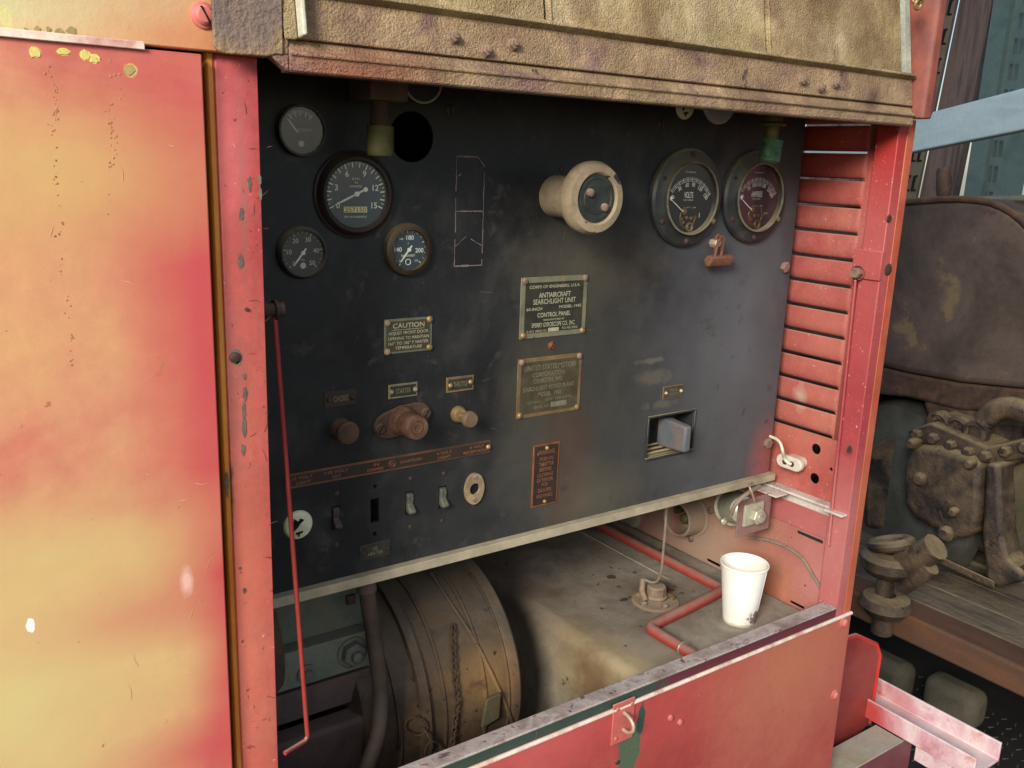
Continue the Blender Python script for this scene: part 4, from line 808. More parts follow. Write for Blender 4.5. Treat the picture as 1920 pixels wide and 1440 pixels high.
nameplate('nameplate', A, B, [('OIL', .5, .34, .24, .18), ('HEATER', .5, .66, .24, .5)], mat('dull_grey_plate', ['30322f', '3c3e3a'], 30, .6, bump=.1), M['platefield'], M['letdim'], .0022, [(.09, .5, .0035, M['darkscrew']), (.91, .5, .0035, M['darkscrew'])], 'small dark plate near the bottom edge of the panel')
A, B = corners((1243, 725), (1281, 719), (1279, 744), (1241, 749))
nameplate('nameplate', A, B, [('MAIN', .5, .36, .22, .3), ('SWITCH', .5, .66, .22, .46)], M['platebrown'], M['platefield2'], M['letdim'], .0022, [(.13, .5, .0032, M['clipbright']), (.87, .5, .0036, M['clipbright'])], 'small tan plate above the main switch')
A, B = corners((533, 891), (920, 823), (918, 849), (533, 918))
W_ = B[0]-A[0]
def fx(px, py): return (px2(px, py)[0]-A[0])/W_
lab = [('32 VOLT', 565, 892, .35), ('LIGHT', 568, 903, .68), ('115 VOLT', 630, 884, .35), ('OUT', 630, 895, .68), ('IN', 704, 870, .35), ('DIMMER', 703, 880, .68), ('IGNITION', 769, 865, .5), ('6 VOLT', 832, 848, .35), ('LIGHT', 832, 858, .68), ('6 VOLT', 893, 838, .33), ('RECEPTACLE', 890, 847, .66)]
o = nameplate('label_strip', (A[0], A[1]), (B[0], B[1]), [(t, fx(a_, b_), fz, .2, .0075*len(t)/W_*.62) for t, a_, b_, fz in lab], M['copperdim'], M['copperfield'], M['copperlet'], .0035, [(.985, .5, .0045, M['brassy']), (.012, .5, .0045, M['copper'])], 'long copper label strip above the switches')
m = MB(); xx = A[0]+fx(734, 871)*W_; m.torus((xx, P_-.0024, (A[1]+B[1])/2), (0, 1, 0), .0055, .0005, 20, 4); m.text('R', xx, (A[1]+B[1])/2, P_-.0025, .006); m.build('seal', M['copperlet'], o)
# ================================================================ PANEL LAMPS
def hanglamp(px, pyt, pyb, y, parts, label, fl):
    xt, zt_ = px2(px, pyt, y); xb_, zb_ = px2(px, pyb, y); x = (xt+xb_)/2 if not fl else xb_
    return x, zt_, zb_
y = 1.13
x, z0_ = px2(713, 292, y); z1_ = px2(713, 236, y)[1]; z2 = px2(713, 190, y)[1]
t1 = thing('panel_lamp', 'olive brass panel lamp hanging from a square brown bracket above the tachometer', 'lamp', (x, y, z0_), 'lamps hanging over the control panel')
m = MB(); m.lathe([(0, 0), (.0165, 0), (.0185, .004), (.018, z1_-z0_)], (x, y, z0_), (0, 0, 1), 32); m.lathe([(.018, z1_-z0_), (0, z1_-z0_)], (x, y, z0_), (0, 0, 1), 32); m.build('shade', M['olivebrass'], t1)
m = MB(); m.lathe([(.0125, z1_-z0_), (.0145, z1_-z0_+.006), (.013, z1_-z0_+.010), (.013, z2-z0_)], (x, y, z0_), (0, 0, 1), 28); m.build('neck', M['rust'], t1)
m = MB(); m.box(x-.028, x+.026, y-.03, y+.035, z2, z2+.26); m.build('bracket', M['lampbracket'], t1, bevel=.002)
y = 1.13
x, z0_ = px2(1441, 306, y); z1_ = px2(1441, 262, y)[1]; z2 = px2(1438, 236, y)[1]
t2 = thing('panel_lamp', 'green corroded panel lamp hanging in front of the ammeter', 'lamp', (x, y, z0_), 'lamps hanging over the control panel')
m = MB(); m.lathe([(0, 0), (.012, 0), (.0185, .004), (.0195, .012), (.0185, .03), (.0195, z1_-z0_), (0, z1_-z0_)], (x, y, z0_), (.12, 0, 1), 28)
for k in range(3): m.cyl((x-.014+.006*k, y-.004, z0_+.012), (.2, 0, 1), .008, .02+.004*k, 12)
m.build('shade', M['patina'], t2)
m = MB(); m.lathe([(.013, z1_-z0_), (.0135, z2-z0_)], (x, y, z0_), (0, 0, 1), 24); m.lathe([(.013, z2-z0_), (.024, z2-z0_), (.025, z2-z0_+.004), (.018, z2-z0_+.008), (.01, z2-z0_+.3)], (x, y, z0_), (0, 0, 1), 24)
m.tube([(x+.01, y-.01, z2), (x+.01, y-.012, z2+.02), (x+.012, y-.01, z2+.2)], .0012, 6); m.build('neck', M['olivebrass'], t2)
# ================================================================ BINDER CLIP
x, z = px2(1354, 482, 1.17); yc = 1.178
t = thing('binder_clip', 'rusty bulldog clip hanging from a bolt under the ammeter', 'clip', (x, yc, z-.02))
m = MB(); m.prism([(yc-.010, z-.008), (yc-.004, z-.018), (yc+.004, z-.018), (yc+.01, z-.008), (yc+.006, z+.001), (yc-.002, z+.004), (yc-.012, z+.001)], 'x', x-.031, x+.031); m.build('jaw', M['clip'], t, bevel=.0025, seg=3)
for s_ in (-1, 1):
    yy = yc+.006*s_; ox = .008*s_; m = MB()
    m.tube([(x-.010+ox, yy, z), (x-.010+ox, yy+.004*s_, z+.02), (x-.008+ox, yy+.006*s_, z+.034), (x-.002+ox, yy+.006*s_, z+.040), (x+.004+ox, yy+.006*s_, z+.034), (x+.006+ox, yy+.004*s_, z+.02), (x+.006+ox, yy, z)], .0028, 8, 2)
    m.build('handle', M['clip'], t)
q = px2(1350, 457, 1.18); dome('hex_bolt', q[0], q[1], .009, M['clipbright'], y=1.195, h=.03, hexa=True) if q[0] > 2 else None
m = MB(); m.lathe([(.0085, 0), (.0085, .014), (.007, .016), (0, .016)], (q[0], P_, q[1]), (0, -1, 0), 6, .2); m.build('hex_bolt', M['clipbright'], pan)
# ================================================================ PROP RODS
t = thing('prop_rod', 'long red hooked rod pivoting on the left post, hanging down past the panel', 'rod', tuple(U(533, 1412, 'x', .378)), 'red hooked prop rods')
a = U(512, 590, 'x', .378); a = Vector((.378, a.y, a.z)); b = U(577, 1385, 'x', .378); e = U(534, 1412, 'x', .378)
b = Vector((.43, 1.04, 0)); b = U(577, 1386, 'y', 1.02); e = U(534, 1412, 'y', 1.0)
a = U(515, 590, 'y', 1.035)
m = MB(); m.tube([a, a*.5+b*.5, b*.97+a*.03, b, b*.55+e*.45, e], .0031, 12, 1); m.build('rod', redpaint('red_rod_paint', base=('862e2a', '963a30')), t)
m = MB(); dd = Vector((1, 0, 0)); m.lathe([(0, -.01), (.010, -.01), (.010, -.004), (.008, -.003), (.008, .004), (.012, .005), (.012, .008), (.009, .009), (.009, .016), (0, .017)], (a.x-.006, a.y, a.z+.006), (1, 0, 0), 24); m.build('pivot', M['rust'], t)
a = U(1604, 525, 'y', 1.04); b = U(1553, 1024, 'y', 1.03); e = U(1568, 1014, 'y', 1.045)
t = thing('prop_rod', 'thin red hooked rod hanging from the bolt on the right post', 'rod', tuple(b), 'red hooked prop rods')
m = MB(); m.tube([a, a*.5+b*.5, b*.985+a*.015, b, b*.4+e*.6, e], .0026, 12, 1); m.build('rod', M['rpost'], t)
c = U(1612, 511, 'y', 1.04); m = MB(); m.lathe([(.012, 0), (.012, .004), (.0135, .005), (.0135, .009)], (1.5455, c.y, c.z), (-1, -.2, 0), 24); m.lathe([(.0105, .009), (.0105, .02), (.009, .023), (0, .023)], (1.5455, c.y, c.z), (-1, -.2, 0), 6)
m.build('pivot', M['screw'], t)
# ================================================================ TANK, CAP, PIPE
TZ = -.92
tk = thing('fuel_tank', 'dusty grey brown fuel tank lying behind the front rail', 'tank', (1.3, 1.3, -1.5))
R = .03
pts = [(1.576, TZ), (1.576, -1.5), (1.076, -1.5)]
for k in range(9):
    a = math.pi-math.pi/2*k/8; pts.append((1.076+R+R*math.cos(a), TZ-R+R*math.sin(a)))
m = MB(); m.prism(pts[::-1], 'y', 1.045, 1.75); m.build('body', M['tank'], tk, bevel=.012, seg=4)
m = MB(); q = U(1190, 1030, 'z', TZ); m.prism([(TZ, 0)]*3, 'x', 0, 0) if 0 else None
p0, p1 = U(1150, 1030, 'z', TZ), U(1205, 1062, 'z', TZ)
m.tube([(p0.x, 1.7, TZ), (p0.x, 1.35, TZ)], .003, 6); m.build('seam', M['tank'], tk)
cx, cyy = U(1228, 1128, 'z', TZ).xy
m = MB(); m.lathe([(.052, 0), (.052, .003), (.046, .005), (.044, .0045), (.028, .005), (0, .005)], (cx, cyy, TZ), (0, 0, 1), 40); fl = m.build('filler_flange', M['cap'], tk)
m = MB(); m.lathe([(.024, .005), (.026, .012), (.0225, .014), (.0215, .034), (.019, .036), (0, .036)], (cx+.005, cyy+.004, TZ), (0, 0, 1), 10); m.build('filler_cap', M['cap'], tk, bevel=.001)
for a in range(5):
    t_ = math.radians(a*72-100); m = MB(); m.lathe([(.007, .004), (.007, .010), (.004, .012), (0, .012)], (cx+.038*math.cos(t_), cyy+.038*math.sin(t_), TZ), (0, 0, 1), 8); m.build('bolt', M['brassy'] if a % 2 else M['cap'], fl)
m = MB(); m.tube([(cx-.03, cyy+.0, TZ+.012), (cx-.032, cyy+.01, TZ+.03), (cx-.022, cyy+.02, TZ+.05)], .0065, 10); m.build('nipple', M['cap'], fl)
# debris on the tank
for (px, py, r) in ((1190, 1073, .006), (1160, 1100, .006), (1183, 1122, .009), (1201, 1174, .004), (1265, 1100, .005), (1278, 1112, .006), (1222, 1090, .004), (1300, 1108, .003)):
    q = U(px, py, 'z', TZ+.001); m = MB(); m.lathe([(r, 0), (r*.8, r*.25), (r*.3, r*.4), (0, r*.42)], (q.x, q.y, TZ), (0, 0, 1), 7)
    m.build('rust_flake', M['rust'], tk)
pr_ = .0115; zz = TZ+pr_+.001
m = MB(); P0 = [(1.474, 1.70, zz), (1.476, 1.45, zz), (1.476, 1.25, zz), (1.474, 1.236, zz), (1.462, 1.229, zz), (1.35, 1.213, zz), (1.235, 1.199, zz), (1.217, 1.194, zz), (1.212, 1.178, zz), (1.214, 1.10, zz), (1.215, 1.062, zz-.002)]
m.tube(P0, pr_, 16, 2); rpipe = thing('red_pipe', 'red pipe bent in a stepped loop across the tank top', 'pipe', (1.3, 1.2, TZ)); m.build('pipe', M['redpipe'], rpipe)
m = MB(); m.torus((1.214, 1.10, zz), (0, 1, 0), .0125, .002, 24, 6); m.box(1.225, 1.245, 1.094, 1.106, TZ+.001, TZ+.004); m.tube([(1.222, 1.1, zz+.008), (1.236, 1.1, TZ+.01), (1.24, 1.09, TZ+.004)], .003, 8); m.build('clamp', M['socketsteel'], rpipe)
# ================================================================ PAPER CUP
b0 = U(1391, 1155, 'z', TZ); b0 = Vector((1.417, 1.135, TZ))
m = MB(); rb, rt, hh = .0335, .0475, .128
m.lathe([(0, .004), (rb-.002, .004), (rb-.001, 0), (rb, 0), (rb+.0005, .003), (rt, hh-.002), (rt+.0022, hh-.001), (rt+.0026, hh+.001), (rt+.0014, hh+.0028), (rt-.0006, hh+.0016), (rb-.0006, .005), (0, .005)], b0, (0, 0, 1), 64)
cup = m.build('paper_cup', M['cup']); m = MB(); m.tube([b0+Vector((rb*.35+.0002, -rb*.937, .004)), b0+Vector((rt*.35, -rt*.937, hh-.003))], .0006, 6); m.build('seam', M['cup'], cup); tag(cup, 'white paper cup with reddish smudges near its base, standing on the tank top', 'cup')
# ================================================================ DRUM
D0 = Vector((0, 1.469, -1.006)); RD = .2243; XR = .945
dr = thing('generator_drum', 'rusty round generator housing with raised bands under the panel', 'generator', (.8, 1.469, -1.3))
m = MB(); m.lathe([(0, 0), (RD-.035, 0), (RD-.008, -.002), (RD, -.01), (RD+.001, -.03), (RD-.001, -.034), (RD, -.038), (RD+.0, -.335), (RD-.02, -.345), (0, -.345)], (XR, D0.y, D0.z), (1, 0, 0), 128)
m.build('housing', M['drum'], dr)
def ondrum(px, py, rr=RD):
    best = None
    for xx in range(400, 960):
        q = U(px, py, 'x', xx*.001); e_ = abs(math.hypot(q.y-D0.y, q.z-D0.z)-rr)
        if q.y < D0.y and (best is None or e_ < best[0]): best = (e_, q)
    return best[1]
for (px, py, w, h) in ((775, 1230, .0105, .011), (722, 1230, .004, .005), (815, 1225, .0025, .004), (895, 1220, .003, .004), (940, 1210, .002, .003)):
    bx0 = ondrum(px, py).x
    m = MB(); m.lathe([(RD-.004, -w), (RD+h, -w*.85), (RD+h, w*.85), (RD-.004, w)], (bx0, D0.y, D0.z), (1, 0, 0), 128); m.build('band', M['drum'], dr)
m = MB(); m.tube([ondrum(px, py, RD+.004) for px, py in ((808, 1075), (850, 1140), (890, 1200), (930, 1280), (958, 1345), (968, 1390))], .004, 8, 1); m.build('conduit', M['drum'], dr)
def chain(pts, n, name, label):
    P = [Vector(p) for p in pts]; L_ = [0]
    for a_, b_ in zip(P, P[1:]): L_.append(L_[-1]+(b_-a_).length)
    m = MB()
    for i in range(n):
        s_ = L_[-1]*(i+.5)/n
        for k in range(len(P)-1):
            if L_[k+1] >= s_: break
        t_ = (s_-L_[k])/(L_[k+1]-L_[k]); c_ = P[k].lerp(P[k+1], t_); d_ = (P[k+1]-P[k]).normalized()
        h_ = d_.cross(Vector((0, 1, .1))).normalized(); nrm = h_ if i % 2 else d_.cross(h_)
        m.torus(c_, nrm, L_[-1]/n*.42, .0021, 14, 6, 1.5, d_)
    return tag(m.build(name, M['chain']), label, 'chain')
chain([ondrum(850, 1172, RD+.010), ondrum(851, 1250, RD+.010), ondrum(857, 1320, RD+.011), ondrum(848, 1395, RD+.01), ondrum(835, 1425, RD+.01)], 22, 'chain', 'rusty chain hanging down the front of the drum')
chain([ondrum(765, 1355, RD+.010), ondrum(795, 1368, RD+.012), ondrum(812, 1410, RD+.012), ondrum(832, 1432, RD+.012)], 11, 'chain', 'short rusty chain end lying low at the drum near the rail')
a = ondrum(922, 1325, RD+.012); m = MB(); m.hexa([(a.x-.02, a.y, a.z-.04), (a.x+.018, a.y-.002, a.z-.03), (a.x+.018, a.y+.006, a.z-.03), (a.x-.02, a.y+.008, a.z-.04)], [(a.x-.012, a.y, a.z+.018), (a.x+.02, a.y-.002, a.z+.022), (a.x+.02, a.y+.006, a.z+.022), (a.x-.012, a.y+.008, a.z+.018)])
tag(m.build('hang_tag', M['olive'], bevel=.002), 'small olive yellow tag leaning on the drum', 'tag')
# hose in front of the drum
hz_ = [U(px, py, 'y', yy) for px, py, yy in ((684, 1075, 1.24), (692, 1140, 1.235), (705, 1220, 1.23), (715, 1300, 1.22), (712, 1370, 1.2), (695, 1420, 1.19), (670, 1480, 1.18))]
t = thing('hose', 'dark brown rubber hose curving down in front of the drum', 'hose', tuple(hz_[-1]))
m = MB(); m.tube(hz_, .0135, 14, 2); m.build('tube', M['hose'], t)
m = MB(); m.cyl(hz_[0], hz_[1]-hz_[0], .0165, .03, 20); m.build('collar', M['bracketb'], t)
# engine side plates left under the panel
t = thing('engine_block', 'grey green bolted bracket plate and brown engine side under the panel', 'engine', tuple(U(600, 1400, 'y', 1.3)))
def onp(px, py, y): q = U(px, py, 'y', y); return (q.x, q.z)
m = MB(); a0, a1 = onp(500, 1100, 1.3), onp(694, 1180, 1.3); m.box(a0[0], a1[0], 1.30, 1.31, a1[1]-.02, a0[1]+.06); m.build('upper_plate', M['bracket'], t, bevel=.001)
a0, a1 = onp(560, 1200, 1.27), onp(694, 1250, 1.27); m = MB(); m.box(a0[0]-.12, a1[0], 1.27, 1.299, onp(690, 1248, 1.27)[1], onp(680, 1185, 1.27)[1]); bp_ = m.build('bracket', mat('pale_green_bracket', ['565c50', '666a5c', '70705c'], 14, .6, bump=.2, grain=.1), t, bevel=.0015)
a = onp(660, 1222, 1.27); m = MB(); m.lathe([(.027, 0), (.027, .003)], (a[0], 1.27, a[1]), (0, -1, 0), 24); m.lathe([(.0215, .003), (.0215, .014), (.018, .017), (.01, .017)], (a[0], 1.27, a[1]), (0, -1, 0), 6, .3); m.lathe([(.0095, .017), (.0095, .025), (.006, .027), (0, .027)], (a[0], 1.27, a[1]), (0, -1, 0), 16); m.build('hex_nut', M['socketsteel'] if 0 else M['bracket'], bp_, bevel=.001)
a = onp(574, 1262, 1.27); m = MB(); m.lathe([(.016, 0), (.016, .004), (.010, .005), (.008, .012), (0, .012)], (a[0], 1.27, a[1]), (0, -1, 0), 20); m.build('stud', M['bracket'], bp_)
z_ = onp(680, 1255, 1.28)[1]; m = MB(); m.box(.35, onp(694, 1255, 1.285)[0], 1.285, 1.30, z_-.06, z_-.005); m.build('beam', M['bracketb'], t, bevel=.002)
m = MB(); m.box(.35, onp(694, 1255, 1.26)[0]+.01, 1.255, 1.30, z_-.22, z_-.075); m.build('engine_side', M['bracketb'], t, bevel=.006)
m = MB(); q = U(545, 1230, 'y', 1.26); m.lathe([(0, 0), (.07, 0), (.085, -.02), (.085, -.3), (0, -.3)], (q.x-.01, 1.31, q.z), (1, -.1, 0), 48); m.build('cylinder_end', M['drum'], t)
a = onp(656, 1122, 1.3); m = MB(); m.box(a[0]-.008, a[0]+.008, 1.292, 1.3, a[1]-.008, a[1]+.008); m.build('square_nut', M['rust'], t, bevel=.001)
# ================================================================ WALL SOCKETS, CABLES
def wp(px, py): q = U(px, py, 'x', X); return q
# open round receptacle
q = wp(1300, 965); c = Vector((X-.001, q.y, q.z))
t = thing('round_receptacle', 'broken tan round receptacle housing on the side wall under the panel', 'receptacle', tuple(c))
m = MB(); m.lathe([(.052, 0), (.052, .004), (.046, .005), (.0445, .055), (.0415, .058), (.037, .055), (.036, .01), (0, .01)], c, (-1, 0, 0), 40); m.build('housing', M['sockethouse'], t)
m = MB(); m.lathe([(0, .011), (.014, .011), (.013, .04), (.008, .046), (0, .047)], c+Vector((0, -.008, 0)), (-1, 0, 0), 20); m.cyl(c+Vector((-.011, .02, .012)), (-1, 0, 0), .008, .03, 12); m.build('contact_core', M['olivebrass'], t)
for dy, dz in ((-.055, .03), (.058, -.005), (.0, -.062)):
    m = MB(); m.lathe([(.009, 0), (.009, .003), (.006, .006), (0, .006)], c+Vector((0, dy, dz)), (-1, 0, 0), 16); m.build('bolt', M['screw'], t)
q = wp(1180, 962); t = thing('round_receptacle', 'shadowed round boss on the side wall deep behind the panel lip', 'receptacle', tuple(q)); m = MB(); m.lathe([(.045, 0), (.04, .01), (.03, .012), (.028, .008), (.02, .01), (0, .01)], (X-.001, q.y, q.z), (-1, 0, 0), 36); m.build('boss', M['sockethouse'], t)
# silver capped receptacle with square plate and hex fitting
q = wp(1398, 950)
c = Vector((X-.001, q.y+.005, q.z+.004))
t = thing('capped_receptacle', 'nickel receptacle with square pink plate and hexagonal fitting below the angle iron', 'receptacle', tuple(c))
A_ = U(1374, 949, 'y', 1.29); B_ = U(1408, 962, 'y', 1.175); ax_ = (B_-A_).normalized()
m = MB(); m.lathe([(0, 0), (.043, 0), (.044, .002), (.044, .006), (.038, .009), (.0365, .03), (.034, .06), (.030, .09), (0, .11)], A_, ax_, 48); m.build('housing', M['silver'], t)
for aa in (225, 100, 330):
    o_ = Vector((math.cos(math.radians(aa))*.042, 0, math.sin(math.radians(aa))*.042)); m = MB(); m.lathe([(.007, .0), (.007, .012), (.004, .014), (0, .014)], A_+o_, ax_, 14); m.build('bolt', M['silver'], t)
m = MB(); m.box(A_.x-.01, X-.001, 1.285, 1.289, A_.z-.02, A_.z+.045); m.build('bracket', M['sockethouse'], t, bevel=.001)
# square plate hanging in a plane facing the viewer
def yb(px, py, y=1.2): return U(px, py, 'y', y)
a, b = yb(1380, 1010, 1.17), yb(1450, 905, 1.17)
m = MB(); m.box(a.x, b.x, 1.17, 1.174, yb(1382, 1008, 1.17).z, yb(1445, 925, 1.17).z); m.build('square_plate', M['socketplate'], t, bevel=.0008)
a, b = yb(1393, 988, 1.166), yb(1432, 935, 1.166)
m = MB(); m.box(a.x, b.x, 1.163, 1.1695, a.z, b.z-.004); m.build('inner_plate', M['silver'], t, bevel=.001)
f = yb(1417, 966, 1.163); m = MB(); m.lathe([(.0185, 0), (.0185, .010), (.016, .013), (.012, .013)], (f.x, 1.163, f.z), (0, -1, 0), 6, .2); m.lathe([(.012, .013), (.012, .018), (.006, .019), (0, .0195)], (f.x, 1.163, f.z), (0, -1, 0), 20); m.build('hex_fitting', M['silver'], t, bevel=.001)
m = MB(); k_ = [yb(1370, 966, 1.165), yb(1378, 945, 1.15), yb(1400, 925, 1.14), yb(1424, 912, 1.16)]; m.tube(k_, .0045, 10, 2); m.build('lead', M['cable'], t)
m = MB(); k_ = [yb(1415, 940, 1.15), yb(1409, 922, 1.14), yb(1404, 910, 1.15), yb(1410, 905, 1.18)]; m.tube(k_, .002, 8, 2); m.build('lead', M['clipbright'], t)
# cable from plate to rail corner
k_ = [U(px, py, 'x', X-.006) for px, py in ((1405, 1008), (1440, 1012), (1475, 1025), (1505, 1045), (1525, 1080), (1540, 1105), (1562, 1128))]
m = MB(); m.tube(k_, .0036, 10, 2); tag(m.build('cable', M['cable']), 'grey brown cable arching across the pink side wall to the rail corner', 'cable')
k_ = [yb(1249, 950, 1.24), yb(1248, 985, 1.24), yb(1243, 1040, 1.25), yb(1240, 1075, 1.26), yb(1230, 1095, 1.28), Vector((cx-.022, cyy+.02, TZ+.05))]
m = MB(); m.tube(k_, .0028, 10, 2); tag(m.build('cable', M['cable']), 'thin brown cable dropping from behind the panel to the tank filler', 'cable')
# ceramic connector with white wire
c = wp(1490, 870); c = Vector((X-.03, c.y, c.z))
c = U(1478, 868, 'x', X-.035)
t = thing('ceramic_connector', 'white ceramic two hole connector with a bent white wire on the red side wall', 'connector', tuple(c))
def stad(cy_, cz_, L_, r_): 
    o = []
    for k in range(12): a_ = -math.pi/2+math.pi*k/11; o.append((cy_+L_+r_*math.cos(a_), cz_+r_*math.sin(a_)))
    for k in range(12): a_ = math.pi/2+math.pi*k/11; o.append((cy_-L_+r_*math.cos(a_), cz_+r_*math.sin(a_)))
    return o
m = MB(); m.prism(stad(c.y, c.z, .018, .0145), 'x', c.x, c.x+.012); m.prism(stad(c.y, c.z, .012, .0115), 'x', c.x+.0122, X); m.build('body', M['ceramicdirty'], t, bevel=.002)
m = MB()
for s_ in (-1, 1): m.cyl((c.x+.0001, c.y+s_*.009, c.z), (-1, 0, 0), .0065, .0012, 6)
m.build('terminals', M['darkscrew'], t)
m = MB(); e1 = yb(1444, 818, 1.19); m.tube([(e1.x, e1.y, e1.z), tuple(yb(1462, 826, 1.16)), tuple(yb(1468, 846, 1.14)), (c.x-.01, c.y+.006, c.z+.012), (c.x-.006, c.y-.002, c.z+.002), (c.x-.001, c.y-.009, c.z)], .0032, 10, 2); m.build('wire', M['ceramic'], t)
# ================================================================ OUTSIDE RIGHT: fender plate, channel, cross beam
t = thing('fender_plate', 'dark red fender plate with a bright red rolled edge behind the cabinet corner', 'fender', (1.75, 1.1, -1.34))
m = MB(); m.prism([(1.61, -1.38), (1.61, -1.035), (1.80, -1.052), (1.895, -1.105), (1.915, -1.135), (1.913, -1.325), (1.86, -1.345), (1.75, -1.38)], 'y', 1.1, 1.106); m.build('sheet', M['fender'], t, bevel=.002)
m = MB(); m.tube([(1.61, 1.102, -1.035), (1.80, 1.102, -1.052), (1.893, 1.102, -1.103), (1.915, 1.102, -1.138), (1.913, 1.102, -1.325)], .006, 8); m.build('rolled_edge', M['fenderedge'], t)
t = thing('channel_beam', 'worn pink and red U-shaped steel channel jutting out at the lower right', 'beam', (1.95, .95, -1.31))
m = MB(); m.prism([(1.888, -1.25), (1.895, -1.25), (1.895, -1.293), (1.995, -1.293), (1.995, -1.25), (2.002, -1.25), (2.002, -1.3), (1.888, -1.3)], 'y', .828, 1.5); m.build('channel', M['pinkbeam'], t, bevel=.0015)
t = thing('cross_beam', 'grey topped cross beam with dull red face under the pink channel', 'beam', (1.75, 1.0, -1.45))
m = MB(); m.box(1.606, 1.888, .995, 1.07, -1.306, -1.302); m.build('top_plate', M['crossbeam'], t, bevel=.001)
m = MB(); m.box(1.606, 1.93, .997, 1.003, -1.45, -1.3065); m.build('front_plate', M['crossface'], t)
m = MB(); m.box(1.935, 1.98, .9, .99, -1.37, -1.302); m.build('gusset', M['pinkbeam'], t, bevel=.002)
# ================================================================ BACKGROUND MACHINE
XE = 3.2
def pe(px, py, x=XE): q = U(px, py, 'x', x); return (q.y, q.z)
t = thing('old_engine', 'greasy brown engine with a big rusty cowl standing behind the cabinet on timber', 'engine', (3.5, 1.6, -1.5))
cw = [(1380, 398), (1600, 385), (1700, 378), (1790, 372), (1850, 376), (1890, 392), (1925, 420), (1960, 470), (1990, 560), (1985, 735), (1900, 728), (1800, 718), (1700, 700), (1600, 675), (1380, 660)]
m = MB(); m.prism([pe(*p) for p in cw], 'x', XE, XE+.9); m.build('cowl', M['barrel'], t, bevel=.02, seg=4)
m = MB(); m.tube([(XE-.002, *pe(px, py)) for px, py in cw[:9]], .012, 10, 1); m.build('rim', M['rust'], t)
cl = [(1400, 655), (1600, 675), (1700, 700), (1800, 718), (1900, 728), (1985, 735), (1985, 752), (1900, 768), (1800, 770), (1700, 745), (1600, 735), (1400, 1000)]
m = MB(); m.prism([pe(px, py, XE+.03) for px, py in cl], 'x', XE+.03, XE+.9); m.build('skirt', M['rust'], t, bevel=.01)
m = MB(); m.prism([pe(px, py, XE+.05) for px, py in ((1725, 745), (1830, 765), (1820, 840), (1745, 815))], 'x', XE+.05, XE+.4); m.build('neck', M['rust'], t, bevel=.02)
m = MB(); bx_ = [(1697, 860), (1712, 835), (1760, 838), (1815, 855), (1840, 870), (1838, 960), (1830, 1000), (1800, 1012), (1760, 1000), (1715, 975), (1694, 945), (1692, 900)]
m.prism([pe(px, py, XE-.1) for px, py in bx_], 'x', XE-.1, XE+.25); m.build('gear_case', M['greasy'], t, bevel=.022, seg=3)
for (px, py, r) in ((1727, 898, .028), (1712, 832, .022), (1820, 870, .02), (1775, 1000, .03), (1790, 960, .02)):
    a = U(px, py, 'x', XE-.1); m = MB(); m.lathe([(r, -.03), (r, .01), (r*.6, .025), (0, .026)], a, (-1, 0, 0), 12); m.build('bolt', M['greasy'], t)
m = MB(); m.prism([pe(px, py) for px, py in ((1590, 850), (1680, 800), (1860, 790), (1950, 800), (1960, 1050), (1860, 1060), (1700, 1020), (1590, 1000))], 'x', XE+.1, XE+.9); m.build('crankcase', M['greasy'], t, bevel=.02)
m = MB(); m.prism([pe(px, py, XE-.06) for px, py in ((1700, 808), (1745, 792), (1850, 838), (1955, 815), (1955, 850), (1862, 872), (1790, 852), (1712, 828))], 'x', XE-.06, XE+.4); m.build('head_flange', M['greasy'], t, bevel=.008)
for px, py in ((1722, 815), (1752, 822), (1785, 835), (1818, 848), (1850, 855), (1888, 846), (1925, 838)):
    a = U(px, py, 'x', XE-.06); m = MB(); m.lathe([(.022, -.01), (.022, .02), (.016, .028), (0, .028)], a, (-1, 0, 0), 6); m.build('bolt', M['greasy'], t, bevel=.002)
m = MB(); m.prism([pe(px, py, XE+.05) for px, py in ((1740, 800), (1790, 770), (1850, 790), (1850, 835), (1745, 800))], 'x', XE+.0, XE+.4); m.build('cylinder_head', M['greasy'], t, bevel=.012)
for px, py in ((1765, 792), (1800, 802), (1832, 812)):
    a = U(px, py, 'x', XE-.0); m = MB(); m.lathe([(.045, -.01), (.045, .025), (.032, .03), (.028, .015), (0, .015)], a, (-1, 0, 0), 24); m.build('port', M['greasy'], t)
m = MB(); m.prism([pe(px, py, XE-.02) for px, py in ((1882, 882), (1965, 852), (1965, 1040), (1925, 1060), (1892, 1010), (1884, 960))], 'x', XE-.02, XE+.3); m.build('side_cover', mat('olive_grease_cover', ['3c3a2a', '544c36', '6a5c40'], 5, .6, bump=.3, dust=('7c6a4c', .8)), t, bevel=.01)
m = MB(); m.tube([U(px, py, 'x', XE-.1) for px, py in ((1845, 790), (1865, 768), (1895, 762), (1930, 775), (1960, 800))], .038, 14, 2); m.build('manifold', M['greasy'], t)
m = MB(); m.prism([pe(px, py, XE-.12) for px, py in ((1848, 868), (1872, 870), (1878, 1000), (1888, 1050), (1918, 1075), (1918, 1092), (1870, 1102), (1848, 1085), (1840, 1000))], 'x', XE-.12, XE+.1); m.build('mounting_leg', M['greasy'], t, bevel=.012, seg=3)
m = MB(); m.hexa([U(px, py, 'x', XE-.12) for px, py in ((1735, 1045), (1865, 1105), (1865, 1090), (1735, 1030))], [U(px, py, 'x', XE+.2) for px, py in ((1735, 1045), (1865, 1105), (1865, 1090), (1735, 1030))]); m.build('foot_rail', M['greasy'], t, bevel=.004)
